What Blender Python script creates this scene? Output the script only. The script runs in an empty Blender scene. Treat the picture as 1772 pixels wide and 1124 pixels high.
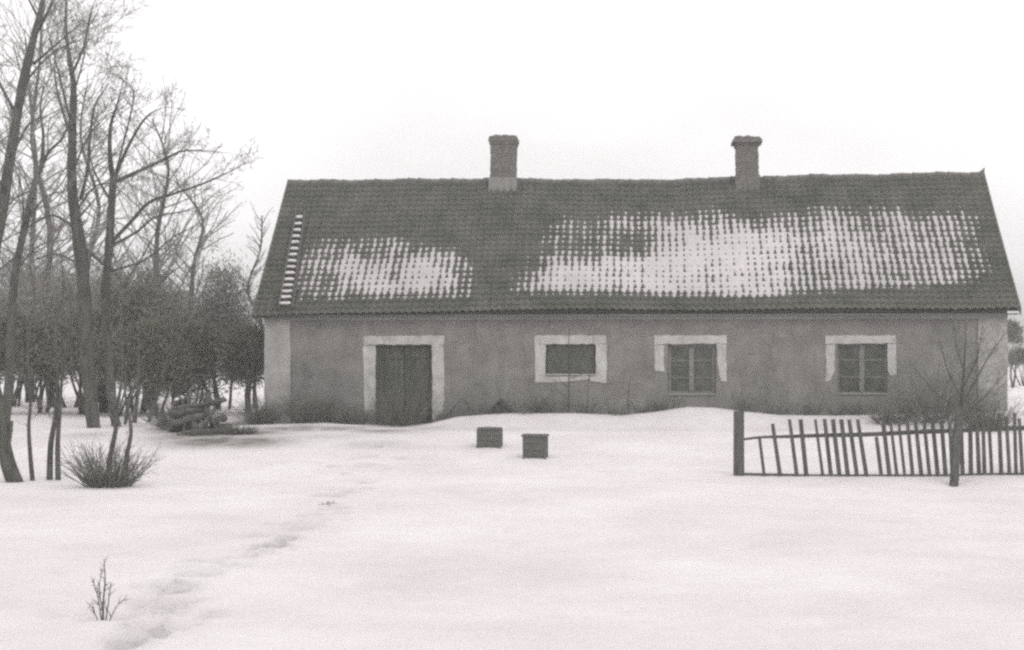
import bpy, bmesh, math, random
import numpy as np
from mathutils import Vector, Matrix, noise as mnoise

# ------------------------------------------------------------------ camera, world, sun, exposure
S = bpy.context.scene
COL = S.collection
F, CX, HY, EYE = 2600.0, 886.0, 620.0, 1.6      # focal length in px of the 1772 px frame, principal column, horizon row, eye height
cam_d = bpy.data.cameras.new('camera'); cam = bpy.data.objects.new('camera', cam_d); COL.objects.link(cam)
cam.location = (0, 0, EYE); cam.rotation_euler = (math.radians(90), 0, 0)
cam_d.sensor_width = 36.0; cam_d.lens = 36.0 * F / 1772.0
cam_d.shift_y = (HY - 562.0) / 1772.0
cam_d.clip_start = 0.1; cam_d.clip_end = 5000
S.camera = cam

SUN_EL, SUN_AZ = 38.0, 150.0
w = bpy.data.worlds.new('World'); S.world = w; w.use_nodes = True
nt = w.node_tree; bg = nt.nodes['Background']
sky = nt.nodes.new('ShaderNodeTexSky'); sky.sky_type = 'NISHITA'; sky.sun_disc = False
sky.sun_elevation = math.radians(SUN_EL); sky.sun_rotation = math.radians(SUN_AZ)
sky.air_density = 1.0; sky.dust_density = 6.0; sky.ozone_density = 1.0
hs = nt.nodes.new('ShaderNodeHueSaturation'); hs.inputs['Saturation'].default_value = 0.0
nt.links.new(sky.outputs[0], hs.inputs['Color'])
tint = nt.nodes.new('ShaderNodeMixRGB'); tint.blend_type = 'MULTIPLY'; tint.inputs[0].default_value = 1.0
tint.inputs[2].default_value = (1.0, 0.985, 0.99, 1)
nt.links.new(hs.outputs[0], tint.inputs[1])
# closed winter overcast: a bright, faintly mottled cloud deck over the clear sky
ctc = nt.nodes.new('ShaderNodeTexCoord'); cmp_ = nt.nodes.new('ShaderNodeMapping'); cmp_.inputs['Scale'].default_value = (1, 1, 2.2)
cns = nt.nodes.new('ShaderNodeTexNoise'); cns.inputs['Scale'].default_value = 2.6; cns.inputs['Detail'].default_value = 4
crp = nt.nodes.new('ShaderNodeValToRGB'); crp.color_ramp.elements[0].position = 0.36; crp.color_ramp.elements[1].position = 0.56
crp.color_ramp.elements[0].color = (0.83, 0.805, 0.81, 1); crp.color_ramp.elements[1].color = (1, 0.99, 0.99, 1)
cml = nt.nodes.new('ShaderNodeMixRGB'); cml.blend_type = 'MULTIPLY'; cml.inputs[0].default_value = 1.0; cml.inputs[2].default_value = (9.7, 9.7, 9.7, 1)
cmx = nt.nodes.new('ShaderNodeMixRGB'); cmx.inputs[0].default_value = 0.9
nt.links.new(ctc.outputs['Generated'], cmp_.inputs[0]); nt.links.new(cmp_.outputs[0], cns.inputs['Vector']); nt.links.new(cns.outputs['Fac'], crp.inputs[0])
nt.links.new(crp.outputs[0], cml.inputs[1]); nt.links.new(tint.outputs[0], cmx.inputs[1]); nt.links.new(cml.outputs[0], cmx.inputs[2])
nt.links.new(cmx.outputs[0], bg.inputs['Color'])
bg.inputs['Strength'].default_value = 0.12

sd = bpy.data.lights.new('sun', 'SUN'); sun = bpy.data.objects.new('sun', sd); COL.objects.link(sun)
sd.energy = 0.5; sd.angle = math.radians(30); sd.color = (1.0, 0.975, 0.95)
_el, _az = math.radians(SUN_EL), math.radians(SUN_AZ)
sdir = Vector((math.cos(_el) * math.sin(_az), math.cos(_el) * math.cos(_az), math.sin(_el)))
sun.rotation_euler = (-sdir).to_track_quat('-Z', 'Y').to_euler(); sun.location = (20, -20, 40)

S.view_settings.view_transform = 'Standard'; S.view_settings.look = 'None'
S.view_settings.gamma = 1.0; S.view_settings.use_curve_mapping = False
S.view_settings.exposure = 0.30
S.render.engine = 'CYCLES'
S.cycles.filter_width = 2.6          # an old soft lens print
S.cycles.use_denoising = False
S.cycles.max_bounces = 5; S.cycles.diffuse_bounces = 3

R = random.Random(7)

# ------------------------------------------------------------------ helpers
def P(px, py, Y):
    """pixel of the 1772 px photograph at depth Y -> world point"""
    return Vector(((px - CX) * Y / F, Y, EYE - (py - HY) * Y / F))

def tag(o, label=None, cat=None, group=None, kind=None):
    if label: o['label'] = label
    if cat: o['category'] = cat
    if group: o['group'] = group
    if kind: o['kind'] = kind
    return o

def empty(name, loc=(0, 0, 0), rz=0.0):
    o = bpy.data.objects.new(name, None); COL.objects.link(o)
    o.location = loc; o.rotation_euler = (0, 0, rz); o.empty_display_size = 0.2
    return o

class MB:
    def __init__(s): s.v = []; s.f = []
    def quad(s, *pts):
        b = len(s.v); s.v += [tuple(p) for p in pts]; s.f.append(tuple(range(b, b + len(pts))))
    def box(s, x0, x1, y0, y1, z0, z1):
        b = len(s.v)
        s.v += [(x0,y0,z0),(x1,y0,z0),(x1,y1,z0),(x0,y1,z0),(x0,y0,z1),(x1,y0,z1),(x1,y1,z1),(x0,y1,z1)]
        s.f += [(b,b+3,b+2,b+1),(b+4,b+5,b+6,b+7),(b,b+1,b+5,b+4),(b+1,b+2,b+6,b+5),(b+2,b+3,b+7,b+6),(b+3,b,b+4,b+7)]
    def bar(s, a, b_, wx, wy, up=(0, 0, 1), taper=1.0):
        """rectangular bar from a to b_, wx across, wy deep"""
        a = Vector(a); b_ = Vector(b_); d = (b_ - a).normalized(); u = Vector(up)
        x = d.cross(u)
        if x.length < 1e-3: x = d.cross(Vector((1, 0, 0)))
        x.normalize(); y = x.cross(d).normalized()
        b = len(s.v)
        for p, k in ((a, 1.0), (b_, taper)):
            for sx, sy in ((-1,-1),(1,-1),(1,1),(-1,1)):
                s.v.append(tuple(p + x * (sx * wx / 2 * k) + y * (sy * wy / 2 * k)))
        s.f += [(b,b+3,b+2,b+1),(b+4,b+5,b+6,b+7),(b,b+1,b+5,b+4),(b+1,b+2,b+6,b+5),(b+2,b+3,b+7,b+6),(b+3,b,b+4,b+7)]
    def tube(s, pts, rad, n=5, cap=True):
        m = len(pts); b = len(s.v)
        prev = None
        for i, p in enumerate(pts):
            d = (pts[min(i+1, m-1)] - pts[max(i-1, 0)])
            if d.length < 1e-9: d = Vector((0, 0, 1))
            d = d.normalized()
            if prev is None:
                x = d.orthogonal().normalized()
            else:
                x = (prev - d * prev.dot(d))
                x = x.normalized() if x.length > 1e-6 else d.orthogonal().normalized()
            prev = x; y = d.cross(x); r = rad[i]
            for k in range(n):
                a = 2 * math.pi * k / n
                q = p + x * (r * math.cos(a)) + y * (r * math.sin(a))
                s.v.append((q.x, q.y, q.z))
        for i in range(m - 1):
            for k in range(n):
                k2 = (k + 1) % n
                s.f.append((b+i*n+k, b+i*n+k2, b+(i+1)*n+k2, b+(i+1)*n+k))
        if cap:
            s.f.append(tuple(b + k for k in range(n))[::-1]); s.f.append(tuple(b + (m-1)*n + k for k in range(n)))
    def prism(s, poly, y0, y1):
        """polygon of (x, z) extruded from y0 to y1"""
        b = len(s.v); n = len(poly)
        s.v += [(x, y0, z) for x, z in poly] + [(x, y1, z) for x, z in poly]
        s.f.append(tuple(range(b, b+n))); s.f.append(tuple(range(b+2*n-1, b+n-1, -1)))
        for i in range(n):
            j = (i+1) % n; s.f.append((b+i, b+n+i, b+n+j, b+j))
    def build(s, name, mat, parent=None, smooth=False, origin=None, fix=False):
        me = bpy.data.meshes.new(name)
        if origin is not None:
            ox, oy, oz = origin; vv = [(x-ox, y-oy, z-oz) for x, y, z in s.v]
        else: vv = s.v
        me.from_pydata(vv, [], s.f); me.validate()
        if fix:
            bm = bmesh.new(); bm.from_mesh(me); bmesh.ops.recalc_face_normals(bm, faces=bm.faces); bm.to_mesh(me); bm.free()
        if smooth: me.polygons.foreach_set('use_smooth', [True] * len(me.polygons))
        me.materials.append(mat)
        o = bpy.data.objects.new(name, me); COL.objects.link(o)
        if parent is not None:
            o.parent = parent
        elif origin is not None: o.location = origin
        return o

# ------------------------------------------------------------------ materials
def mat(name, c1, c2, scale=8.0, rough=0.9, bump=0.0, bscale=40.0, detail=6.0, stretch=(1,1,1), lo=0.35, hi=0.65, spec=0.2, coords='Object'):
    m = bpy.data.materials.new(name); m.use_nodes = True; t = m.node_tree; N = t.nodes; L = t.links
    b = N['Principled BSDF']; b.inputs['Roughness'].default_value = rough; b.inputs['Specular IOR Level'].default_value = spec
    tc = N.new('ShaderNodeTexCoord'); mp = N.new('ShaderNodeMapping'); mp.inputs['Scale'].default_value = stretch
    L.new(tc.outputs[coords], mp.inputs[0])
    n = N.new('ShaderNodeTexNoise'); n.inputs['Scale'].default_value = scale; n.inputs['Detail'].default_value = detail; n.inputs['Roughness'].default_value = 0.65
    L.new(mp.outputs[0], n.inputs['Vector'])
    cr = N.new('ShaderNodeValToRGB'); cr.color_ramp.elements[0].position = lo; cr.color_ramp.elements[1].position = hi
    cr.color_ramp.elements[0].color = (*c1, 1); cr.color_ramp.elements[1].color = (*c2, 1)
    L.new(n.outputs['Fac'], cr.inputs[0]); L.new(cr.outputs[0], b.inputs['Base Color'])
    if bump:
        n2 = N.new('ShaderNodeTexNoise'); n2.inputs['Scale'].default_value = bscale; n2.inputs['Detail'].default_value = 5
        L.new(mp.outputs[0], n2.inputs['Vector'])
        bp = N.new('ShaderNodeBump'); bp.inputs['Strength'].default_value = bump; bp.inputs['Distance'].default_value = 0.02
        L.new(n2.outputs['Fac'], bp.inputs['Height']); L.new(bp.outputs[0], b.inputs['Normal'])
    return m

M = {}
M['bark'] = mat('bark', (0.05,0.053,0.044), (0.105,0.104,0.091), 9, bump=0.5, stretch=(1,1,0.25))
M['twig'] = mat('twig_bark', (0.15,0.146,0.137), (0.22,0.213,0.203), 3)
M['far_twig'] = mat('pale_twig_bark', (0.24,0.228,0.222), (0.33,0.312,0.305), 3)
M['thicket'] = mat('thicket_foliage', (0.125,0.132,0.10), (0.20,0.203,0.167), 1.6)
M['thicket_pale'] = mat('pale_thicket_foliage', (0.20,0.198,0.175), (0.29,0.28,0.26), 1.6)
M['shrub'] = mat('shrub_twigs', (0.10,0.105,0.088), (0.18,0.18,0.16), 5)
M['roof'] = mat('roof_tile', (0.066,0.071,0.056), (0.122,0.122,0.107), 1.4, bump=0.3, bscale=25, detail=10)
M['ridge'] = mat('ridge_tile', (0.10,0.098,0.092), (0.18,0.165,0.158), 5, bump=0.3)
M['wall'] = mat('lime_render', (0.158,0.154,0.146), (0.235,0.229,0.218), 1.3, bump=0.6, bscale=18, detail=12)
def weather(m):
    t = m.node_tree; N = t.nodes; L = t.links; b = N['Principled BSDF']; src = b.inputs['Base Color'].links[0].from_socket
    tc = N.new('ShaderNodeTexCoord')
    def layer(prev, scale, stretch, lo, hi, col, fac, kind='noise'):
        mp = N.new('ShaderNodeMapping'); mp.inputs['Scale'].default_value = stretch; L.new(tc.outputs['Object'], mp.inputs[0])
        n = N.new('ShaderNodeTexNoise'); n.inputs['Scale'].default_value = scale; n.inputs['Detail'].default_value = 9; n.inputs['Roughness'].default_value = .7
        L.new(mp.outputs[0], n.inputs['Vector'])
        r = N.new('ShaderNodeMapRange'); r.inputs['From Min'].default_value = lo; r.inputs['From Max'].default_value = hi; r.inputs['To Max'].default_value = fac
        L.new(n.outputs['Fac'], r.inputs['Value']); x = N.new('ShaderNodeMixRGB'); x.inputs[2].default_value = (*col, 1)
        L.new(r.outputs[0], x.inputs[0]); L.new(prev, x.inputs[1]); return x.outputs[0]
    o = layer(src, 2.4, (1.2, 1, .22), .50, .72, (.115, .115, .103), .6)      # run-off streaks
    o = layer(o, 3.5, (.5, 1, .8), .56, .66, (.28, .275, .262), .5)          # paler patches of old limewash
    o = layer(o, 11, (1, 1, 1), .58, .70, (.12, .118, .108), .45)           # pitting
    # hairline cracks
    v = N.new('ShaderNodeTexVoronoi'); v.feature = 'DISTANCE_TO_EDGE'; v.inputs['Scale'].default_value = .8
    nz = N.new('ShaderNodeTexNoise'); nz.inputs['Scale'].default_value = 2.5; nz.inputs['Detail'].default_value = 6; L.new(tc.outputs['Object'], nz.inputs['Vector'])
    ad = N.new('ShaderNodeMixRGB'); ad.blend_type = 'ADD'; ad.inputs[0].default_value = .8; L.new(tc.outputs['Object'], ad.inputs[1]); L.new(nz.outputs['Color'], ad.inputs[2]); L.new(ad.outputs[0], v.inputs['Vector'])
    r = N.new('ShaderNodeMapRange'); r.inputs['From Min'].default_value = .0; r.inputs['From Max'].default_value = .02; r.inputs['To Min'].default_value = .5; r.inputs['To Max'].default_value = 0; L.new(v.outputs['Distance'], r.inputs['Value'])
    x = N.new('ShaderNodeMixRGB'); x.inputs[2].default_value = (.11, .108, .1, 1); L.new(r.outputs[0], x.inputs[0]); L.new(o, x.inputs[1]); L.new(x.outputs[0], b.inputs['Base Color'])
weather(M['wall'])
M['gable'] = mat('gable_render', (0.22,0.215,0.205), (0.28,0.275,0.26), 1.3, bump=0.5, bscale=22)
M['pilaster'] = mat('whitewashed_render', (0.27,0.263,0.25), (0.39,0.381,0.362), 2.0, bump=0.5, bscale=20, detail=10)
M['darker_pilaster'] = mat('darker_render', (0.23,0.225,0.212), (0.38,0.371,0.352), 2.6, bump=0.5, bscale=20, detail=10)  # render of the right pilaster, somewhat darker than the left
M['trim'] = mat('white_trim_render', (0.34,0.332,0.316), (0.52,0.51,0.488), 3.0, bump=0.4, bscale=25, detail=10)
M['cornice'] = mat('cornice_board', (0.22,0.212,0.20), (0.32,0.31,0.293), 2.0, bump=0.2, stretch=(0.2,1,1))
M['soffit'] = mat('dark_eave_board', (0.12,0.12,0.11), (0.18,0.178,0.165), 3, stretch=(0.2,1,1))
M['brick'] = mat('chimney_brick', (0.11,0.106,0.099), (0.18,0.17,0.16), 9, bump=0.5, bscale=14, detail=8)
M['chimbase'] = mat('chimney_flashing_mortar', (0.19,0.186,0.178), (0.26,0.252,0.24), 6, bump=0.3)
M['wood'] = mat('weathered_wood', (0.06,0.062,0.053), (0.118,0.116,0.104), 4, bump=0.4, stretch=(4,4,0.5))
M['doorwood'] = mat('dark_door_wood', (0.058,0.063,0.047), (0.112,0.114,0.096), 3, bump=0.4, stretch=(5,1,0.5))
M['boxwood'] = mat('dark_box_wood', (0.085,0.088,0.076), (0.13,0.13,0.118), 4, bump=0.4, stretch=(0.6,1,4))
M['casement'] = mat('grey_casement_paint', (0.145,0.144,0.133), (0.215,0.212,0.20), 6, rough=0.7)
M['log'] = mat('log_bark', (0.06,0.062,0.054), (0.12,0.117,0.106), 6, bump=0.6, bscale=20)
g = mat('window_glass', (0.03,0.036,0.024), (0.085,0.09,0.07), 4.0, rough=0.2, spec=0.5); M['glass'] = g

def snow_mat(name, dirt_shade=False, c1=(0.69,0.642,0.652), c2=(0.87,0.832,0.838)):
    m = bpy.data.materials.new(name); m.use_nodes = True; t = m.node_tree; N = t.nodes; L = t.links
    b = N['Principled BSDF']; b.inputs['Roughness'].default_value = 0.75; b.inputs['Specular IOR Level'].default_value = 0.15
    tc = N.new('ShaderNodeTexCoord')
    n = N.new('ShaderNodeTexNoise'); n.inputs['Scale'].default_value = 0.35; n.inputs['Detail'].default_value = 10; n.inputs['Roughness'].default_value = 0.7
    L.new(tc.outputs['Object'], n.inputs['Vector'])
    cr = N.new('ShaderNodeValToRGB'); cr.color_ramp.elements[0].position = 0.3; cr.color_ramp.elements[1].position = 0.7
    cr.color_ramp.elements[0].color = (*c1,1); cr.color_ramp.elements[1].color = (*c2,1)
    L.new(n.outputs['Fac'], cr.inputs[0])
    # grain of old, wind-packed snow: crumbs and pits
    n3 = N.new('ShaderNodeTexNoise'); n3.inputs['Scale'].default_value = 30; n3.inputs['Detail'].default_value = 4; n3.inputs['Roughness'].default_value = 0.8
    L.new(tc.outputs['Object'], n3.inputs['Vector'])
    bp = N.new('ShaderNodeBump'); bp.inputs['Strength'].default_value = 0.7; bp.inputs['Distance'].default_value = 0.03
    n4 = N.new('ShaderNodeTexNoise'); n4.inputs['Scale'].default_value = 5.5; n4.inputs['Detail'].default_value = 6; n4.inputs['Roughness'].default_value = 0.7
    mp4 = N.new('ShaderNodeMapping'); mp4.inputs['Scale'].default_value = (1, 1.5, 1); mp4.inputs['Rotation'].default_value = (0, 0, .4)
    L.new(tc.outputs['Object'], mp4.inputs[0]); L.new(mp4.outputs[0], n4.inputs['Vector'])
    bp2 = N.new('ShaderNodeBump'); bp2.inputs['Strength'].default_value = 0.6; bp2.inputs['Distance'].default_value = 0.06
    L.new(n4.outputs['Fac'], bp2.inputs['Height']); L.new(bp2.outputs[0], bp.inputs['Normal'])
    L.new(n3.outputs['Fac'], bp.inputs['Height']); L.new(bp.outputs[0], b.inputs['Normal'])
    out = cr.outputs[0]
    if dirt_shade:
        at = N.new('ShaderNodeAttribute'); at.attribute_name = 'dirt_shade'
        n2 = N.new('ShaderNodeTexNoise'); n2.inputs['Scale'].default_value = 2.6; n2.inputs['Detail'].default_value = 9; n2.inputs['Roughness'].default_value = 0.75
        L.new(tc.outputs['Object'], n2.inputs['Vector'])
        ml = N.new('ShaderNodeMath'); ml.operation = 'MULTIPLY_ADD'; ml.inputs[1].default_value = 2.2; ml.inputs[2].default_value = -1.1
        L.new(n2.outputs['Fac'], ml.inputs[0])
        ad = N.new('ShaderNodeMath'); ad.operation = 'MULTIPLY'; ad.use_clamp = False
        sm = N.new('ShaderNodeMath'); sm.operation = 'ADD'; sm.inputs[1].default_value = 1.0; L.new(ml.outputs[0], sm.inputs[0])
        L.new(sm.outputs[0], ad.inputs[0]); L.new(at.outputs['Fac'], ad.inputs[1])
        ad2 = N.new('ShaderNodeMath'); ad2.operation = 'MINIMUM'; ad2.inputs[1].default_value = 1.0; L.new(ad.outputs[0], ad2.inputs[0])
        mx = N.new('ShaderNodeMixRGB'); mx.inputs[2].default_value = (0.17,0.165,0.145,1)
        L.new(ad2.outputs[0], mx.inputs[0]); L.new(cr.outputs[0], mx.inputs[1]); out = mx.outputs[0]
    L.new(out, b.inputs['Base Color'])
    return m
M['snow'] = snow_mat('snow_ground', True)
M['snowcap'] = snow_mat('snow_cap'); M['roofsnow'] = snow_mat('thin_roof_snow', c1=(.44,.418,.415), c2=(.64,.605,.61))

# ------------------------------------------------------------------ house frame
HO = Vector((-6.75, 41.0, 0.0)); HR = Vector((12.94, 39.3, 0.0))
HL = (HR - HO).length; HA = math.atan2(HR.y - HO.y, HR.x - HO.x)
AX = (HR - HO).normalized(); BK = Vector((-AX.y, AX.x, 0))
W2 = 3.85; OV = 0.35; VG = 0.25; RIDGE = 6.85; EAVE = 2.86

def wall_sz(px, py, d=0.0):
    """pixel -> (along the wall, height) on the plane d metres in front of the front wall"""
    k = (px - CX) / F; ox = HO.x - BK.x * d; oy = HO.y - BK.y * d
    s = (k * oy - ox) / (AX.x - k * AX.y); Y = oy + s * AX.y
    return s, EYE - (py - HY) * Y / F
def wall_w(px, py, d):
    s, z = wall_sz(px, py, d); q = HO + AX * s - BK * d
    return Vector((q.x, q.y, z))

# ------------------------------------------------------------------ snow ground (one sheet to the horizon)
crest_px = np.array([[300,742],[440,735],[560,731],[640,735],[700,737],[745,732],[790,721],[840,717],[900,714],[1000,715],[1080,718],[1130,713],[1190,704],[1235,705],[1290,712],[1350,718],[1450,719],[1550,717],[1690,713],[1772,710],[1900,715]], float)
cs, cz = [], []
for x, y in crest_px:
    s_, z_ = wall_sz(x, y, 1.2); cs.append(s_); cz.append(z_)
cs = np.array(cs); cz = np.array(cz)

def sstep(a, b, x):
    t = np.clip((x - a) / (b - a), 0, 1); return t * t * (3 - 2 * t)

def ground0(X, Y):
    X = np.asarray(X, float); Y = np.asarray(Y, float)
    z = np.interp(Y, [0, 12, 26, 29, 31, 33, 36.5, 40, 46, 120, 800], [-.62, -.62, -.60, -.54, -.45, -.35, -.17, -.12, -.08, 0.0, 0.0])
    s = (X - HO.x) * AX.x + (Y - HO.y) * AX.y; d = -((X - HO.x) * BK.x + (Y - HO.y) * BK.y)
    ct = np.interp(s, cs, cz)
    amount = sstep(3.1, 1.2, d) * sstep(-2.5, 0.2, s) * sstep(HL + 6, HL + 1, s)
    behind = sstep(-1.0, -4.0, d)
    amount = amount * (1 - behind)
    top = ct - 0.05 * sstep(1.2, 0.0, d)
    z = z * (1 - amount) + top * amount
    # trodden rut in front of the bank
    rut = np.exp(-((d - 3.25 - 0.12 * np.sin(s * 0.9)) / 0.13) ** 2) * sstep(0.3, 2, s) * sstep(HL - 5, HL - 8, s)
    z = z - 0.07 * rut
    return z
def vnoise(X, Y, sc, seed):
    rng = np.random.RandomState(seed); z = 0
    for k in range(6):
        a = rng.uniform(0, 2*np.pi); f = sc * rng.uniform(0.6, 1.7); p = rng.uniform(0, 6.28)
        z = z + np.sin((X*np.cos(a) + Y*np.sin(a)) * f + p)
    return z / 6
# footprints and dents: (px, py, radius, depth, dirt)
steps = [(655,772,.16,.06,.5),(640,790,.14,.05,.4),(628,806,.15,.06,.45),(606,832,.14,.05,.3),(592,850,.14,.06,.35),(580,880,.15,.07,.45),(570,872,.12,.05,.3),
         (545,900,.13,.05,.25),(515,915,.14,.06,.4),(502,905,.12,.05,.3),(478,944,.09,.06,.8),(455,925,.13,.05,.3),(430,950,.12,.04,.15),(372,972,.10,.05,.35),(345,995,.15,.08,.55),(322,984,.1,.05,.3),
         (268,1013,.13,.07,.5),(285,1018,.10,.05,.3),(316,1046,.10,.05,.3),(330,1040,.1,.05,.3),(245,1043,.14,.05,.3),(288,1062,.12,.05,.3),(365,1068,.1,.06,.3),(295,1090,.1,.05,.4),
         (248,1106,.10,.06,.8),(228,1118,.10,.06,.7),(262,1092,.09,.05,.6),(212,1124,.1,.05,.5),(270,1108,.08,.05,.4),(120,1060,.2,.05,.12),(200,1068,.2,.05,.2),
         (893,868,.1,.03,.12),(897,885,.1,.03,.12),(868,915,.11,.04,.1),(884,940,.11,.04,.1),(1010,830,.14,.03,.08),(1112,815,.14,.03,.06),(1105,850,.14,.03,.06)]
def px_ground(px, py):
    lo = np.linspace(9, 60, 1500); k = (px - CX) / F
    zz = ground0(k * lo, lo); row = HY + (EYE - zz) * F / lo
    i = int(np.argmin(np.abs(row - py))); return k * lo[i], lo[i]
_r = random.Random(21)
_tr = [(662,768),(630,802),(598,842),(570,880),(520,912),(478,940),(420,958),(352,990),(290,1040),(255,1095),(235,1124)]
for _i in range(len(_tr) - 1):
    for _k in range(5):
        _t = _r.random(); _x = _tr[_i][0] + (_tr[_i+1][0] - _tr[_i][0]) * _t + _r.gauss(0, 26); _y = _tr[_i][1] + (_tr[_i+1][1] - _tr[_i][1]) * _t + _r.gauss(0, 5)
        steps.append((_x, _y, _r.uniform(.07, .12), _r.uniform(.03, .07), _r.uniform(.15, .6)))
for _k in range(150):      # crumbs of crust, drips and old prints over the whole yard
    steps.append((_r.uniform(-60, 1800), 780 + 340 * _r.random() ** .8, _r.uniform(.05, .13), _r.uniform(-.018, .03), 0.0))
STEPS = [(*px_ground(a, b), r, dp, dt) for a, b, r, dp, dt in steps]
BOXES = [(px_ground(847.5, 774)[0], px_ground(847.5, 774)[1] + .25), (px_ground(926.5, 794)[0], px_ground(926.5, 794)[1] + .25)]
POST2 = P(1660, 845, 26.6)
def ground(X, Y):
    X = np.asarray(X, float); Y = np.asarray(Y, float)
    z = ground0(X, Y)
    fade = sstep(90, 40, Y)
    z = z + (0.045 * vnoise(X, Y, 0.5, 3) + 0.018 * vnoise(X, Y, 1.7, 5) + 0.008 * vnoise(X, Y, 5.0, 9)) * fade * sstep(0.0, 4.0, np.abs(-((X - HO.x) * BK.x + (Y - HO.y) * BK.y) - 0.6))
    for x, y, r, dp, dt in STEPS:
        q = ((X - x) / r) ** 2 + ((Y - y) / (r * 1.7)) ** 2
        z = z - 1.25 * dp * np.exp(-q ** 2) + 0.4 * dp * np.exp(-(np.sqrt(q) - 1.5) ** 2 / 0.12)
    for x, y in BOXES:
        q = np.sqrt((X - x) ** 2 + (Y - y) ** 2); z = z + .05 * np.exp(-((q - .42) / .16) ** 2)
    q = ((X - POST2.x) / 0.5) ** 2 + ((Y - POST2.y) / 0.9) ** 2
    z = z + (POST2.z - ground0(POST2.x, POST2.y)) * np.exp(-q)
    return z
def gz(x, y): return float(ground(x, y))
def on_ground(px, py, Y):
    """world point at column px, depth Y, set on the snow (py only documents the row)"""
    X = (px - CX) * Y / F
    return Vector((X, Y, gz(X, Y)))

def build_ground():
    def axis(parts):
        out = []
        for a, b, st in parts: out += list(np.arange(a, b, st))
        return np.array(out)
    xs = axis([(-900,-200,100),(-200,-60,20),(-60,-20,4),(-20,-10,.5),(-10,14.5,.1),(14.5,22,.5),(22,60,4),(60,200,20),(200,901,100)])
    ys = axis([(-60,4,8),(4,9,.5),(9,42.6,.1),(42.6,60,.6),(60,200,7),(200,1200,100),(1200,3001,600)])
    X, Y = np.meshgrid(xs, ys); Z = ground(X, Y)
    d_ = -((X - HO.x) * BK.x + (Y - HO.y) * BK.y); s_ = (X - HO.x) * AX.x + (Y - HO.y) * AX.y
    nx, ny = len(xs), len(ys)
    V = np.stack([X.ravel(), Y.ravel(), Z.ravel()], 1)
    i = np.arange(nx * ny).reshape(ny, nx)
    Fc = np.stack([i[:-1,:-1].ravel(), i[:-1,1:].ravel(), i[1:,1:].ravel(), i[1:,:-1].ravel()], 1)
    me = bpy.data.meshes.new('snow_ground')
    me.vertices.add(len(V)); me.vertices.foreach_set('co', V.ravel())
    me.loops.add(Fc.size); me.loops.foreach_set('vertex_index', Fc.ravel().astype(np.int32))
    me.polygons.add(len(Fc)); me.polygons.foreach_set('loop_start', (np.arange(len(Fc)) * 4).astype(np.int32))
    me.polygons.foreach_set('use_smooth', np.ones(len(Fc), bool)); me.update(); me.validate()
    # bare earth showing through thin or trodden snow, plus shade tinted on bank and rut
    D = np.zeros_like(X)
    for x, y, r, dp, dt in STEPS:
        D = np.maximum(D, 0.85 * dt * np.exp(-((X - x) / (r*1.1)) ** 2 - ((Y - y) / (r * 2.0)) ** 2))
    # the unswept strip along the wall and door, and the yard by the timber heap
    D = np.maximum(D, 1.15 * sstep(1.35, 0.6, d_) * sstep(-1.8, -0.6, s_) * sstep(5.4, 4.2, s_))
    for px, py, rx, ry, a in [(365,763,1.1,1.6,1.0),(430,764,1.1,1.5,.9),(310,756,.8,1.2,.7),(360,750,1.0,1.0,1.1),(430,747,1.0,.9,.9),(500,742,1.2,1.2,.8),(580,741,1.1,.9,.75),(660,744,.9,.9,.8),(690,738,.8,1.2,.9),(740,742,.8,.7,.5),(320,745,.9,1.2,.8),(560,756,1.6,1.3,.3),(420,765,1.2,1.1,.3),(160,752,.6,.8,.4),(640,768,.8,1.2,.3),(250,735,1.2,1.2,.4),(820,742,.9,.5,.3)]:
        gx, gy = px_ground(px, py)
        D = np.maximum(D, a * np.exp(-((X - gx) / rx) ** 2 - ((Y - gy) / ry) ** 2))
    D = np.maximum(D, 0.13 * sstep(3.3, 3.0, d_) * sstep(.6, 1.3, d_) * sstep(3, 6, s_) * sstep(HL + 3, HL, s_))  # shade of the sloping bank, put into the colour as a faint tint
    rut = np.exp(-((d_ - 3.25 - 0.12 * np.sin(s_ * 0.9)) / 0.16) ** 2) * sstep(0.3, 2, s_) * sstep(HL - 6, HL - 9, s_)
    D = np.maximum(D, 0.5 * rut)  # shadow line at the foot of the bank, painted along the rut
    at = me.attributes.new('dirt_shade', 'FLOAT', 'POINT'); at.data.foreach_set('value', D.ravel().astype(np.float32))
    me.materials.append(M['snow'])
    o = bpy.data.objects.new('snow_ground', me); COL.objects.link(o)
    tag(o, kind='structure', label='snow covered yard with trodden footprints in front of the house')
build_ground()

# ------------------------------------------------------------------ the house
house = empty('farmhouse', (HO.x, HO.y, 0), HA)
tag(house, 'long low plastered farmhouse with snow dusted pantile roof and two chimneys', 'house')
SL = math.hypot(W2 + OV, RIDGE - EAVE); PITCH = math.atan2(RIDGE - EAVE, W2 + OV)
NCOL, NROW = 106, 25
def roof_pt(u, v, h):
    """u along the house (from the left verge), v up the slope, h above the slope plane; numpy"""
    L_ = HL + 2 * VG; t = u / L_
    sag_r = -0.09 * np.exp(-((t - 0.52) / 0.14) ** 2) + 0.035 * sstep(0.8, 1.0, t) + 0.012 * np.sin(u * 2.1) + 0.01 * np.sin(u * 5.3 + 1)
    sag_e = -0.13 * sstep(0.34, 0.0, t) + 0.02 * np.sin(u * 0.9)+ 0.03 * sstep(0.85, 1, t)
    f = v / SL
    y = -OV + (W2 + OV) * f - np.sin(PITCH) * h
    z = EAVE + (RIDGE - EAVE) * f + np.cos(PITCH) * h + sag_r * f + sag_e * (1 - f) - 0.05 * np.sin(np.pi * f) * (0.6 + 0.4 * np.sin(u * 0.7))
    return u - VG, y, z
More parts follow.
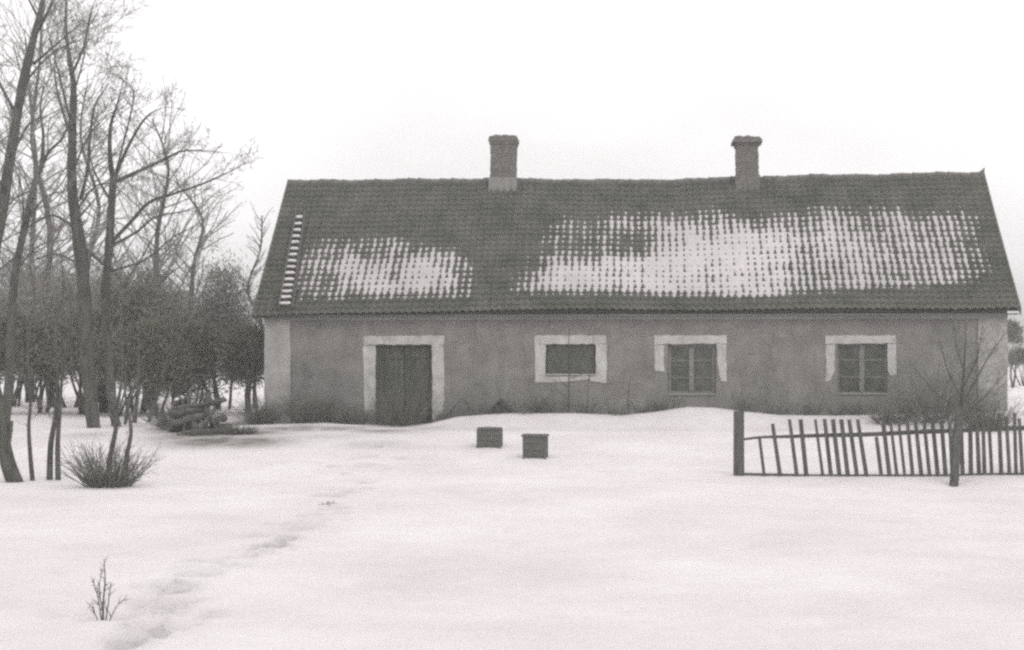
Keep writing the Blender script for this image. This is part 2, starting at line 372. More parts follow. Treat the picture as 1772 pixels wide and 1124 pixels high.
def relief(u, v):
    L_ = HL + 2 * VG
    cu = u / L_ * NCOL; rv = v / SL * NROW
    row = np.floor(np.clip(rv, 0, NROW - 1e-6)); fr = rv - row
    roll = 0.5 + 0.5 * np.cos(2 * np.pi * cu + 0.35 * np.sin(row * 2.3 + np.floor(u * .8)))
    roll = roll ** 1.4
    jit = 0.006 * np.sin(row * 12.9898 + np.floor(cu) * 78.233)
    return 0.052 * roll + 0.036 * (1 - fr) + jit
def grid_mesh(name, PX, PY, PZ, mat_, parent, smooth=True, keep=None):
    ny, nx = PX.shape
    V = np.stack([PX.ravel(), PY.ravel(), PZ.ravel()], 1)
    i = np.arange(nx * ny).reshape(ny, nx)
    Fc = np.stack([i[:-1,:-1].ravel(), i[:-1,1:].ravel(), i[1:,1:].ravel(), i[1:,:-1].ravel()], 1)
    if keep is not None:
        Fc = Fc[keep.ravel()]
        used = np.unique(Fc); mp = -np.ones(len(V), int); mp[used] = np.arange(len(used)); V = V[used]; Fc = mp[Fc]
    me = bpy.data.meshes.new(name); me.from_pydata(V.tolist(), [], Fc.tolist())
    me.polygons.foreach_set('use_smooth', np.full(len(me.polygons), smooth))
    me.materials.append(mat_); o = bpy.data.objects.new(name, me); COL.objects.link(o); o.parent = parent
    return o
def build_roof():
    LR = HL + 2 * VG
    us = np.linspace(0, LR, NCOL * 8 + 1)
    vs = []
    for r in range(NROW):
        a = r * SL / NROW; b = (r + 1) * SL / NROW
        vs += [a + 1e-5, a + (b - a) * 0.5, b - 1e-5]
    vs = np.array(vs); U, Vv = np.meshgrid(us, vs)
    H = relief(U, Vv)
    X, Y, Z = roof_pt(U, Vv, H)
    roof = grid_mesh('roof', X, Y, Z, M['roof'], house)
    me = roof.data
    # back slope, mirrored, joined into the same roof mesh, plus the underside
    bm = bmesh.new(); bm.from_mesh(me)
    us2 = np.linspace(0, LR, NCOL * 2 + 1); vs2 = np.linspace(0, SL, 26)
    U2, V2 = np.meshgrid(us2, vs2); X2, Y2, Z2 = roof_pt(U2, V2, 0.03 + 0.0 * U2); Y2 = 2 * W2 - Y2
    g2 = [[bm.verts.new((X2[j, i], Y2[j, i], Z2[j, i])) for i in range(len(us2))] for j in range(len(vs2))]
    for j in range(len(vs2) - 1):
        for i in range(len(us2) - 1):
            bm.faces.new((g2[j][i], g2[j+1][i], g2[j+1][i+1], g2[j][i+1]))
    for side in (1, -1):
        U3, V3 = np.meshgrid(np.linspace(0.02, LR - 0.02, 60), np.linspace(0, SL - .06, 8)); X3, Y3, Z3 = roof_pt(U3, V3, -0.06 + 0 * U3)
        if side < 0: Y3 = 2 * W2 - Y3
        g3 = [[bm.verts.new((X3[j, i], Y3[j, i], Z3[j, i])) for i in range(60)] for j in range(8)]
        for j in range(7):
            for i in range(59): bm.faces.new((g3[j][i], g3[j][i+1], g3[j+1][i+1], g3[j+1][i]))
    bm.to_mesh(me); bm.free()
    # ridge tiles
    rb = MB(); n = 62
    for k in range(n):
        u0 = LR * k / n; u1 = LR * (k + 1) / n + 0.03
        pts = []; rad = []
        for uu, r in ((u0, 0.135), (u0 + (u1-u0)*0.12, 0.118), (u1, 0.105)):
            x, y, z = roof_pt(np.array(uu), np.array(SL), 0.0)
            pts.append(Vector((float(x), W2, float(z) - 0.035 + R.uniform(-.008, .012)))); rad.append(r * R.uniform(.97, 1.05))
        rb.tube(pts, rad, 9)
    rb.build('ridge_tiles', M['ridge'], roof, smooth=False)
    # verge boards on the gable ends
    for x0 in (-VG - 0.03, HL + VG - 0.005):
        for sgn in (1, -1):
            mb = MB()
            u = 0.0 if x0 < 0 else LR
            for f0, f1 in ((0, .33), (.33, .66), (.66, 1.0)):
                q = []
                for f_ in (f0, f1):
                    x, y, z = roof_pt(np.array(u), np.array(SL * f_), 0.06); y = float(y); z = float(z)
                    q.append((y if sgn > 0 else 2 * W2 - y, z))
                (ya, za), (yb, zb) = q; hgt = 0.2; b = len(mb.v)
                for yy, zz in ((ya, za), (yb, zb)):
                    mb.v += [(x0, yy, zz - hgt), (x0 + .035, yy, zz - hgt), (x0 + .035, yy, zz + .01), (x0, yy, zz + .01)]
                mb.f += [(b,b+1,b+2,b+3),(b+7,b+6,b+5,b+4),(b,b+4,b+5,b+1),(b+1,b+5,b+6,b+2),(b+2,b+6,b+7,b+3),(b+3,b+7,b+4,b)]
            mb.build('verge_board', M['soffit'], roof, fix=True)
    # small raised finial tile on the right end of the ridge
    x, y, z = roof_pt(np.array(LR), np.array(SL), 0.0)
    mb = MB(); mb.tube([Vector((float(x) - .10, W2, float(z) + .02)), Vector((float(x) + .0, W2, float(z) + .10)), Vector((float(x) + .03, W2, float(z) + .19))], [.07, .05, .02], 6)
    mb.build('finial', M['ridge'], roof)
    # chimneys
    def chimney(px0, px1, ptop, flare, lean, foot):
        Yr = 43.9
        s0 = wall_sz(px0, 300, -W2)[0]; s1 = wall_sz(px1, 300, -W2)[0]; ztop = wall_sz((px0+px1)/2, ptop, -W2)[1]
        sm = (s0 + s1) / 2; hw = (s1 - s0) / 2; dp = 0.33
        zb = 6.2; mb = MB(); rng = random.Random(int(px0))
        # brick courses, each a very slightly different size
        z = zb; k = 0; n = 18; top = ztop - 0.34
        ch = (top - zb) / n
        while k < n:
            j = rng.uniform(-.008, .010); x = sm + lean * (k / n - .5) + rng.uniform(-.006, .006)
            mb.box(x - hw - j, x + hw + j, W2 - dp - j, W2 + dp + j, z, z + ch - 0.006)
            mb.box(x - hw + .012, x + hw - .012, W2 - dp + .012, W2 + dp - .012, z + ch - 0.008, z + ch + .001)
            z += ch; k += 1
        x = sm + lean * .5
        prof = [(0, .0, .09), (.03, .09, .17), (flare, .17, .25), (flare * .75, .25, .30), (flare * .35, .30, .34)]
        for e, a, b in prof:
            j = rng.uniform(0, .012)
            mb.box(x - hw - e - j, x + hw + e + j, W2 - dp - e, W2 + dp + e, top + a, top + b - .003)
        # crumbled top courses
        for q in range(9):
            a = x + rng.uniform(-hw, hw * .9); mb.box(a - .06, a + .05, W2 - dp + .002 + rng.uniform(0, .2), W2 - dp + .30, ztop - .01, ztop + rng.uniform(.005, .05))
        o = mb.build('chimney', M['brick'], roof)
        # broad mortared foot where the stack passes the tiles
        mb = MB(); mb.box(sm - hw - .045, sm + hw + .045, W2 - dp - .05, W2 + dp + .05, 6.0, 6.9); f_ = mb.build('chimney_foot', M[foot], roof)
    chimney(850, 893, 237, .05, .02, 'chimbase')
    chimney(1274, 1311, 239, .11, -.02, 'brick')
    return roof
roof = build_roof()

def snow_level(px, py):
    """how much snow lies on the front slope, 0..1"""
    def blob(x0, x1, y0, y1, sx, sy):
        return sstep(x0 - sx, x0 + sx, px) * sstep(x1 + sx, x1 - sx, px) * sstep(y0 - sy, y0 + sy, py) * sstep(y1 + sy, y1 - sy, py)
    wob = 10 * np.sin(px * .021) + 6 * np.sin(px * .057 + 1) + 4 * np.sin(px * .13)
    wx = 8 * np.sin(py * .08) + 5 * np.sin(py * .21 + 2)
    lu = np.interp(px, [505, 560, 700, 800, 885], [430, 405, 412, 428, 490]); ll = np.interp(px, [505, 800, 890], [520, 514, 508])
    m = 0.50 * sstep(lu - 14, lu + 22, py + wob * .5) * sstep(ll + 10, ll - 10, py) * sstep(505, 545, px + (py - 400) * .14) * sstep(885, 780, px + wx)
    m += 0.50 * blob(585 + wx, 770 + wx, 452 + wob * .9, 500, 34, 18)
    m -= 0.5 * blob(668, 690, 470, 486, 8, 5)
    upper = np.interp(px, [890, 930, 1040, 1060, 1250, 1310, 1390, 1530, 1560, 1690], [385, 372, 368, 356, 360, 376, 346, 350, 366, 358])
    lower = np.interp(px, [880, 960, 1330, 1400, 1600, 1700], [508, 506, 514, 506, 495, 486])
    r = sstep(upper - 20, upper + 30, py + wob * .5) * sstep(lower + 10, lower - 10, py) * sstep(875, 960, px + wx + (py - 440) * .35) * sstep(1732, 1652, px + wx - (py - 400) * .12)
    m += 0.56 * r
    m -= 0.17 * r * sstep(1060, 1010, px) * sstep(452, 425, py)
    m += 0.46 * r * blob(935, 1140 + wx, 452 + wob * .7, 502, 40, 18)
    m += 0.44 * r * blob(1140 + wx, 1345 + wx, 396 + wob, 522, 50, 26)
    m += 0.12 * r * blob(1345, 1560, 385, 500, 60, 25)
    m -= 0.30 * blob(1062, 1132, 398, 432, 25, 13)
    return m
def build_roof_snow():
    LR = HL + 2 * VG
    us = np.linspace(0.3, LR - 0.3, 620); vs = np.linspace(0.3, SL - 0.3, 150)
    U, V = np.meshgrid(us, vs); X, Y, Z = roof_pt(U, V, 0.03 + 0 * U)
    wx = HO.x + AX.x * X + BK.x * Y; wy = HO.y + AX.y * X + BK.y * Y
    px = CX + wx * F / wy; py = HY + (EYE - Z) * F / wy
    m = snow_level(px, py)
    rng = np.random.RandomState(4)
    n = 0
    for sc, a in ((1.6, .05), (4.5, .07), (14, .05), (32, .04)):
        n = n + a * vnoise(U, V * 1.3, sc, int(sc * 10)) * 2
    hsh = lambda a, b_: np.abs(np.sin(a * 12.9898 + b_ * 78.233) * 43758.5453) % 1.0
    cc = np.floor(U / LR * NCOL + .5); rr_ = np.floor(V / SL * NROW)
    n = n + .16 * (hsh(cc, 0 * cc) - .5) + .22 * (hsh(cc, rr_ + 3) - .5) + .10 * (hsh(0 * cc, rr_) - .5)
    n = n + .12 * vnoise(U * 9, V * .8, 1.0, 77)
    lev = np.where(m > 0.02, -0.014 + (m + n * np.clip(m * 2, 0, 1)) * 0.086, -0.03)
    X, Y, Z = roof_pt(U, V, lev)
    ok = lev > relief(U, V) - 0.045
    k = ok[:-1,:-1] | ok[1:,:-1] | ok[:-1,1:] | ok[1:,1:]
    k &= (np.maximum(np.maximum(m[:-1,:-1], m[1:,1:]), m[1:,:-1]) > .04)
    o = grid_mesh('roof_snow', X, Y, Z, M['roofsnow'], None, keep=k)
    o.location = (HO.x, HO.y, 0); o.rotation_euler = (0, 0, HA)
    tag(o, 'thin white snow lying in the pantiles of the farmhouse roof', 'snow', kind='stuff')
build_roof_snow()

# roof ladder lying on the tiles near the left verge
def roof_local(px, py, h):
    """pixel -> house-local point on the front slope, h above it"""
    best = None
    k = (px - CX) / F
    for f in np.linspace(0, 1, 400):
        y = -OV + (W2 + OV) * f; z = EAVE + (RIDGE - EAVE) * f
        ox = HO.x + BK.x * y; oy = HO.y + BK.y * y
        s = (k * oy - ox) / (AX.x - k * AX.y); Yw = oy + s * AX.y
        row = HY + (EYE - z) * F / Yw
        if best is None or abs(row - py) < best[0]: best = (abs(row - py), s, f)
    s, f = best[1], best[2]
    x, y, z = roof_pt(np.array(s + VG), np.array(SL * f), h)
    return Vector((float(x), float(y), float(z)))
lad = empty('roof_ladder', (HO.x, HO.y, 0), HA)
tag(lad, 'wooden ladder with snowy rungs lying on the left end of the tiled roof', 'ladder')
nrm = (0, -math.sin(PITCH), math.cos(PITCH))
for a, b in (((483, 532), (514, 366)), ((507, 532), (529, 366))):
    mb = MB(); mb.bar(roof_local(*a, .115), roof_local(*b, .115), .06, .06, nrm); mb.build('rail', M['wood'], lad, fix=True)
for k in range(15):
    t = k / 14; py = 526 - 146 * t
    a = roof_local(484.5 + 31 * (526 - py) / 160, py, .13); b = roof_local(505.5 + 22 * (526 - py) / 160, py, .13)
    mb = MB(); mb.bar(a, b, .05, .05, nrm); rg = mb.build('rung', M['wood'], lad, fix=True)
    mb = MB(); up = Vector((0, -.012, .045)); n_ = 6
    pts = [a.lerp(b, .06 + .88 * i / n_) + up + Vector((0, 0, R.uniform(-.008, .008))) for i in range(n_ + 1)]
    mb.tube(pts, [.024 + (.016 if 0 < i < n_ else 0) + R.uniform(-.006, .008) for i in range(n_ + 1)], 7)
    mb.build('snow_cap', M['snowcap'], rg, smooth=True)

# walls
def P2(px, py): return wall_sz(px, py, 0)
def opening(x0, x1, y0, y1):
    (s0, z1), (s1, z0) = P2(x0, y0), P2(x1, y1); return s0, s1, z0, z1
OPEN = {'door': opening(650, 748, 594, 742), 'w1': opening(944, 1031, 594, 649), 'w2': opening(1155, 1239, 594, 683), 'w3': opening(1449, 1536, 593, 682)}
WALLTOP = 2.84
def build_walls():
    mb = MB()
    xs = sorted({0.0, HL} | {v for o in OPEN.values() for v in o[:2]} | set(np.linspace(0, HL, 30)))
    zs = sorted({-0.5, WALLTOP} | {v for o in OPEN.values() for v in o[2:]})
    for i in range(len(xs) - 1):
        for j in range(len(zs) - 1):
            xm, zm = (xs[i] + xs[i+1]) / 2, (zs[j] + zs[j+1]) / 2
            if any(a < xm < b and c < zm < d for a, b, c, d in OPEN.values()): continue
            mb.quad((xs[i],0,zs[j]), (xs[i+1],0,zs[j]), (xs[i+1],0,zs[j+1]), (xs[i],0,zs[j+1]))
    for a, b, c, d in OPEN.values():
        e = 0.3
        mb.quad((a,0,c),(a,0,d),(a,e,d),(a,e,c)); mb.quad((b,0,d),(b,0,c),(b,e,c),(b,e,d))
        mb.quad((a,0,d),(b,0,d),(b,e,d),(a,e,d)); mb.quad((a,0,c),(a,e,c),(b,e,c),(b,0,c))
        mb.quad((a,e,c),(a,e,d),(b,e,d),(b,e,c))
    mb.build('wall', M['wall'], house)
    # gables and the back
    for x, nm in ((0.0, 'gable_wall'), (HL, 'gable_wall')):
        mb = MB(); g_ = 0.004 if x == 0 else -0.004
        mb.quad((x + g_, 0.001, -.5), (x + g_, 2 * W2, -.5), (x + g_, 2 * W2, WALLTOP), (x + g_, W2, RIDGE - .25), (x + g_, 0.001, WALLTOP))
        mb.build(nm, M['gable'], house)
    mb = MB(); mb.quad((0, 2 * W2, -.5), (0, 2 * W2, WALLTOP), (HL, 2 * W2, WALLTOP), (HL, 2 * W2, -.5)); mb.build('back_wall', M['gable'], house)
    # corner pilasters, projecting a little
    for a, b in ((458, 503), (1692, 1743)):
        s0, s1 = P2(a, 640)[0], P2(b, 640)[0]
        mb = MB()
        n = 14; z0, z1 = -.45, WALLTOP - .09
        left = [(s0 + R.uniform(-.008, .008), z0 + (z1 - z0) * k / n) for k in range(n + 1)]
        right = [(s1 + R.uniform(-.012, .012), z0 + (z1 - z0) * k / n) for k in range(n + 1)]
        mb.prism(left + right[::-1], -.045, .3); mb.build('corner_pilaster', M['pilaster' if a < 900 else 'darker_pilaster'], house, fix=True)
    # cornice board and eave soffit
    mb = MB()
    for k in range(24):
        a, b = HL * k / 24, HL * (k + 1) / 24
        mb.box(a, b - .004, -.075, -.001, 2.64, 2.835 + R.uniform(-.01, .0))
    mb.build('cornice', M['cornice'], house)
    mb = MB(); mb.box(-VG + .02, HL + VG - .02, -OV + .05, -.08, 2.80 - .06, 2.825 - .05); mb.build('soffit', M['soffit'], house)
build_walls()

def jag(poly_px, j=.012):
    """outline in photo pixels -> wall polygon with plaster-like unevenness"""
    out = []; n = len(poly_px)
    for i in range(n):
        a = P2(*poly_px[i]); b = P2(*poly_px[(i + 1) % n]); L_ = math.hypot(b[0]-a[0], b[1]-a[1]); k = max(1, int(L_ / .12))
        for q in range(k):
            t = q / k; out.append((a[0] + (b[0]-a[0]) * t + R.uniform(-j, j), a[1] + (b[1]-a[1]) * t + R.uniform(-j, j)))
    return out
def surround(polys, parent):
    for p in polys:
        mb = MB(); mb.prism(jag(p), -.022, .004); mb.build('surround', M['trim'], parent, fix=True)

def panel(mb, a, b, c, d, y0, y1): mb.box(a, b, y0, y1, c, d)

def build_door():
    a, b, c, d = OPEN['door']
    dr = empty('door', (0, 0, 0)); dr.parent = house
    surround([[(628,581),(769,580),(768,596),(748,596),(650,596),(630,597)], [(628.5,597.5),(650,597.5),(650,690),(647,722),(632,728),(630,690)], [(748,597),(768,597),(769,690),(766,712),(755,722),(748,725)]], dr)
    mb = MB()
    fw = .07; mb.box(a, a + fw, .12, .20, c, d); mb.box(b - fw, b, .12, .20, c, d); mb.box(a + fw, b - fw, .12, .20, d - fw, d)
    mb.build('door_frame', M['wood'], dr)
    m_ = (a + b) / 2
    for x0, x1 in ((a + fw + .004, m_ - .006), (m_ + .006, b - fw - .004)):
        mb = MB(); n = 5
        for k in range(n):
            p0 = x0 + (x1 - x0) * k / n; p1 = x0 + (x1 - x0) * (k + 1) / n
            yj = R.uniform(-.006, .006); mb.box(p0, p1 - .006, .155 + yj, .19 + yj, c + .02, d - fw - .006)
        for zz in (c + .35, d - .40): mb.box(x0 + .03, x1 - .03, .13, .151, zz, zz + .12)
        lf = mb.build('door_leaf', M['doorwood'], dr)
    mb = MB(); mb.box(m_ + .05, m_ + .075, .10, .149, (c + d) / 2 - .08, (c + d) / 2 + .08); mb.build('handle', M['soffit'], lf)
build_door()

def build_window(key, cols, rows, polys, heavy=0.045, mid=0.06, transom=.03, dep=.12):
    a, b, c, d = OPEN[key]
    wn = empty('window', (0, 0, 0)); wn.parent = house
    surround(polys, wn)
    fr = MB(); fw = heavy
    fr.box(a + .004, a + fw, dep, dep + .06, c + .004, d - .004); fr.box(b - fw, b - .004, dep, dep + .06, c + .004, d - .004)
    fr.box(a + fw, b - fw, dep, dep + .06, d - fw, d - .004); fr.box(a + fw, b - fw, dep, dep + .06, c + .004, c + fw)
    m_ = (a + b) / 2
    if cols == 2: fr.box(m_ - mid / 2, m_ + mid / 2, dep - .012, dep + .05, c + fw, d - fw)
    for r in range(1, rows):
        z = c + (d - c) * r / rows
        if cols == 2:
            fr.box(a + fw, m_ - mid / 2, dep + .008, dep + .045, z - transom / 2, z + transom / 2); fr.box(m_ + mid / 2, b - fw, dep + .008, dep + .045, z - transom / 2, z + transom / 2)
        else: fr.box(a + fw, b - fw, dep + .008, dep + .045, z - transom / 2, z + transom / 2)
    fr.build('frame', M['casement'] if key != 'w1' else M['doorwood'], wn)
    halves = ((a + fw, m_ - mid / 2), (m_ + mid / 2, b - fw)) if cols == 2 else ((a + fw, b - fw),)
    for x0, x1 in halves:
        for r in range(rows):
            z0 = c + (d - c) * r / rows + transom / 2; z1 = c + (d - c) * (r + 1) / rows - transom / 2
            if r == 0: z0 = c + fw
            if r == rows - 1: z1 = d - fw
            t = R.uniform(-.004, .004); mb = MB()
            mb.quad((x0, dep + .03 + t, z0), (x1, dep + .03, z0), (x1, dep + .034, z1), (x0, dep + .034 + t, z1))
            mb.build('pane', M['glass'], wn)
    mb = MB(); mb.box(a + .004, b - .004, -.05, dep - .002, c + .002, c + .035); mb.build('sill', M['cornice'] if key != 'w1' else M['trim'], wn)
build_window('w1', 2, 1, [[(925,580),(1049,580),(1050,594.5),(1031,595),(944,595),(925,594.5)], [(925,595.5),(944,595.5),(944,650),(962,652),(960,661),(926,661)], [(1031,595.5),(1050,595.5),(1050,662),(1022,660),(1020,652),(1031,650)], [(961.5,651),(1000,650),(1019,648),(1019,655),(992,659),(962,660)]], heavy=.05, mid=.03)
build_window('w2', 2, 3, [[(1132,580),(1258,580),(1257,594),(1150,595),(1132,596)], [(1132.5,596.5),(1149,596.5),(1148,630),(1151,643),(1133,642)], [(1240,595),(1257.5,595),(1257,640),(1258,660),(1248,660),(1243,640)]], heavy=.10, mid=.13)
build_window('w3', 2, 3, [[(1428,580),(1550,580),(1551,594),(1446,594),(1428,596)], [(1428.5,597),(1445,595),(1444,640),(1437,658),(1428,661),(1430,640)], [(1535,595),(1551,595),(1551,648),(1541,650),(1536,640)]], heavy=.06, mid=.13)

# ------------------------------------------------------------------ plants
def wander(rng, p, d, length, n, wob, up=0.0):
    pts = [p.copy()]; d = d.normalized(); st = length / n
    for i in range(n):
        d = (d + Vector((rng.gauss(0, wob), rng.gauss(0, wob), rng.gauss(0, wob) + up))).normalized()
        p = p + d * st; pts.append(p.copy())
    return pts
def along(pts, t):
    f = t * (len(pts) - 1); i = min(int(f), len(pts) - 2); return pts[i].lerp(pts[i + 1], f - i), (pts[i + 1] - pts[i]).normalized()
def side_dir(rng, d, spread):
    a = d.orthogonal().normalized(); a = (Matrix.Rotation(rng.uniform(0, 2 * math.pi), 3, d) @ a)
    return (d * math.cos(spread) + a * math.sin(spread)).normalized()
def ramify(mb, rng, pts, r0, length, level, dens, up=.05, wob=.12, t0=.15, minr=.0045, flat=1.0):
    """side shoots along a limb, recursively; all go into one twig mesh"""
    L_ = sum((pts[i+1] - pts[i]).length for i in range(len(pts) - 1)); n = max(1, int(L_ * dens))
    for k in range(n):
        t = t0 + (1 - t0) * (k + rng.random()) / n
        p, d = along(pts, min(t, .999))
        nd = side_dir(rng, d, rng.uniform(.45, 1.05)); nd.y *= flat
        ln = length * rng.uniform(.45, 1.15) * (1.1 - .55 * t)
        r = max(minr, r0 * (1 - .6 * t))
        q = wander(rng, p, nd, ln, 5 if level > 0 else 4, wob, up)
        mb.tube(q, [r + (minr * .6 - r) * (i / (len(q) - 1)) for i in range(len(q))], 4 if level > 0 else 3, cap=False)
        if level > 0: ramify(mb, rng, q, r * .6, ln * .55, level - 1, dens * 1.7, up, wob, .2, minr, flat)

def smooth_line(pts, k=4):
    out = []
    n = len(pts)
    for i in range(n - 1):
        p0, p1, p2, p3 = pts[max(i-1, 0)], pts[i], pts[i+1], pts[min(i+2, n-1)]
        for q in range(k):
            t = q / k
            out.append(0.5 * ((2*p1) + (p2 - p0) * t + (2*p0 - 5*p1 + 4*p2 - p3) * t*t + (3*p1 - p0 - 3*p2 + p3) * t**3))
    out.append(pts[-1].copy()); return out

def drawn_tree(name, label, cat, group, Y, trunk, rad, limbs, seed, dens=2.2, tl=1.5, lev=1, dy=.5, bark='bark', twig='twig', trunk_dens=1.0, twr=.012, minr=.0045):
    """a leafless tree whose trunk and limbs follow given lines; limbs also spread in depth"""
    rng = random.Random(seed)
    base = on_ground(trunk[0][0], trunk[0][1], Y); root = empty(name, base)
    tag(root, label, cat, group)
    pts = [P(x, y, Y + (0 if i == 0 else rng.uniform(-dy, dy) * .4)) for i, (x, y) in enumerate(trunk)]
    pts = [pts[0]] + [p + Vector((rng.uniform(-.05, .05), 0, 0)) for p in pts[1:]]
    pts[0] = base + Vector((0, 0, -.12))
    sp = smooth_line(pts, 4); m = len(sp)
    rr = list(np.interp(np.linspace(0, len(rad) - 1, m), range(len(rad)), rad)); rr[0] *= 1.35
    rr = [r * .88 * rng.uniform(.90, 1.09) for r in rr]
    mb = MB(); mb.tube(sp, rr, 10); mb.build('trunk', M[bark], root, smooth=True, origin=base)
    tw = MB()
    for ln, r0, r1 in limbs:
        zz = rng.uniform(-1, 1) * 1.3
        lp = [P(x, y, Y + (zz * i / max(1, len(ln) - 1)) + (rng.uniform(-.1, .1) if i else 0)) for i, (x, y) in enumerate(ln)]
        ls = smooth_line(lp, 4)
        mb = MB(); mb.tube(ls, [(r0 + (r1 - r0) * i / (len(ls) - 1)) * (1 if i < len(ls) * .7 else max(.3, 1 - (i / (len(ls) - 1) - .7) * 2.3)) for i in range(len(ls))], 7)
        mb.build('limb', M[bark], root, smooth=True, origin=base)
        ramify(tw, rng, ls, twr * .95, tl * 1.1, 2, dens * 1.2, .06, minr=.005)
    if trunk_dens: ramify(tw, rng, sp, twr * 1.8, tl * 1.5, 2, trunk_dens * 1.35, .07, t0=.30, minr=.005)
    tw.build('crown', M[twig], root, origin=base)
    return root

G = 'bare trees left of the house'
drawn_tree('bare_tree', 'tall thick trunked bare tree, nearest the house corner of the big trees', 'tree', G, 38.0,
    [(163,748),(158,690),(152,600),(143,500),(136,420),(128,330),(122,230),(124,150),(118,95),(113,40),(118,-30),(116,-100)], [.21,.20,.195,.19,.18,.15,.115,.09,.06,.045,.03,.015],
    [([(140,345),(152,290),(156,235),(165,180),(188,145)], .05, .015), ([(124,130),(145,80),(155,30),(166,-5)], .04, .012), ([(122,235),(108,190),(96,140),(95,90)], .045, .012),
     ([(136,400),(92,372),(50,392),(0,420)], .04, .012), ([(132,365),(165,322),(200,316),(240,300)], .03, .01), ([(124,170),(140,120),(150,70)], .03, .01), ([(122,210),(100,120),(80,40)], .035, .01),
     ([(140,460),(100,440),(60,450),(20,480)], .03, .01), ([(126,300),(150,240),(185,200)], .03, .01)], 11, dens=3.6, tl=1.5, trunk_dens=1.6)
drawn_tree('bare_tree', 'bare tree forking wide with long limbs reaching right toward the roof', 'tree', G, 38.8,
    [(203,738),(195,690),(185,600),(180,520),(188,430),(193,350),(195,305)], [.15,.135,.13,.13,.12,.11,.10],
    [([(195,306),(190,260),(192,215),(203,180),(214,135)], .07, .015), ([(198,308),(215,268),(240,220),(262,195),(292,184)], .055, .012), ([(198,315),(235,298),(280,278),(322,260),(402,265)], .055, .012),
     ([(192,420),(225,385),(258,350),(300,335),(350,318),(400,295),(430,278)], .055, .012), ([(192,425),(235,402),(270,375),(320,365),(370,350)], .04, .01), ([(186,470),(250,450),(300,410),(350,385)], .035, .01),
     ([(184,560),(256,510),(290,478),(345,432)], .035, .01), ([(193,350),(165,300),(150,250)], .04, .01), ([(182,540),(230,470),(270,400),(290,340)], .03, .01), ([(200,300),(230,180),(228,150)], .03, .01)], 12, dens=4.2, tl=1.25, trunk_dens=1.3)
drawn_tree('bare_tree', 'leaning bare tree at the far left edge, running up out of frame', 'tree', G, 34.5,
    [(-40,700),(-22,560),(-10,450),(2,370),(20,270),(40,150),(60,60),(72,0),(80,-60)], [.19,.18,.16,.15,.14,.12,.09,.07,.05],
    [([(60,62),(82,22),(98,-20)], .05, .015), ([(58,110),(95,78),(150,32)], .035, .01), ([(40,150),(70,110),(110,80),(150,65)], .03, .01), ([(20,270),(50,215),(80,200)], .04, .01), ([(2,370),(30,340),(70,325)], .03, .01), ([(30,200),(-10,120),(-20,40)], .04, .01), ([(66,30),(40,-20),(20,-50)], .03, .01),
     ([(10,330),(-20,280),(-40,230)], .03, .01)], 13, dens=4.0, tl=1.3, trunk_dens=1.6)
drawn_tree('bare_tree', 'slim bare tree with a forked top between the leaning and the thick trunks', 'tree', G, 36.5,
    [(8,745),(15,640),(20,540),(28,470),(42,390),(62,312),(72,285)], [.13,.12,.115,.11,.10,.085,.07],
    [([(70,292),(85,262),(110,236),(125,190)], .055, .012), ([(71,290),(75,235),(70,188),(78,130)], .05, .012), ([(34,440),(-5,470),(-30,500)], .03, .01), ([(45,385),(80,340),(120,330)], .03, .01), ([(28,470),(60,430),(105,410)], .03, .01), ([(40,395),(38,330),(20,270)], .03, .01)], 14, dens=4.0, tl=1.2, trunk_dens=1.5)

# far bare trees that fill the left sky
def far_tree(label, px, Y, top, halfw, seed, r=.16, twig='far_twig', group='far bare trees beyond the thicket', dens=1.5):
    rng = random.Random(seed); b = on_ground(px, 0, Y); H = EYE - (top - HY) * Y / F - b.z
    root = empty('bare_tree', b); tag(root, label, 'tree', group)
    tr = smooth_line([b + Vector((0, 0, -.1))] + [b + Vector((rng.uniform(-.25, .25) * k, rng.uniform(-.2, .2) * k, H * k / 5)) for k in range(1, 5)] + [b + Vector((rng.uniform(-.5, .5), 0, H * .97))], 4)
    mb = MB(); mb.tube(tr, list(np.linspace(r, .02, len(tr))), 8); mb.build('trunk', M['bark'], root, smooth=True, origin=b)
    tw = MB(); hw = halfw * Y / F
    n = 40
    for k in range(n):
        t = .22 + .75 * k / n; p, d = along(tr, t)
        a = rng.uniform(0, 6.28); nd = Vector((math.cos(a), math.sin(a) * .8, rng.uniform(.5, 1.3)))
        ln = hw * 1.25 * rng.uniform(.7, 1.15) * (1.12 - .5 * t)
        q = wander(rng, p, nd, ln, 7, .11, .03)
        tw.tube(q, [r * .16 * (1 - t) + .021 - .016 * i / 7 for i in range(8)], 5, cap=False)
        ramify(tw, rng, q, .010, ln * .5, 2, dens * 1.3, .06, minr=.0055)
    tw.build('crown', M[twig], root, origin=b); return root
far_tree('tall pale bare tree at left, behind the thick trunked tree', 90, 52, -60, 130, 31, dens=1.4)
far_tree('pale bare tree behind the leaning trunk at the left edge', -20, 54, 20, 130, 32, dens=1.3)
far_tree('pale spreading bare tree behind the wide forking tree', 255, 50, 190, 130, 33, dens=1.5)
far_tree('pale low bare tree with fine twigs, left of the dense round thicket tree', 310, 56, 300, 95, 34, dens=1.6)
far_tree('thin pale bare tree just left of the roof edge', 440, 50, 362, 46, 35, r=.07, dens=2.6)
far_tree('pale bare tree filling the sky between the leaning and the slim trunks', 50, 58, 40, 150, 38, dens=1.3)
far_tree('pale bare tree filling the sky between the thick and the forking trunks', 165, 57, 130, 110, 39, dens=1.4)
far_tree('smaller pale bare tree between the two big trunks and the house', 180, 47, 330, 90, 36, dens=1.5)

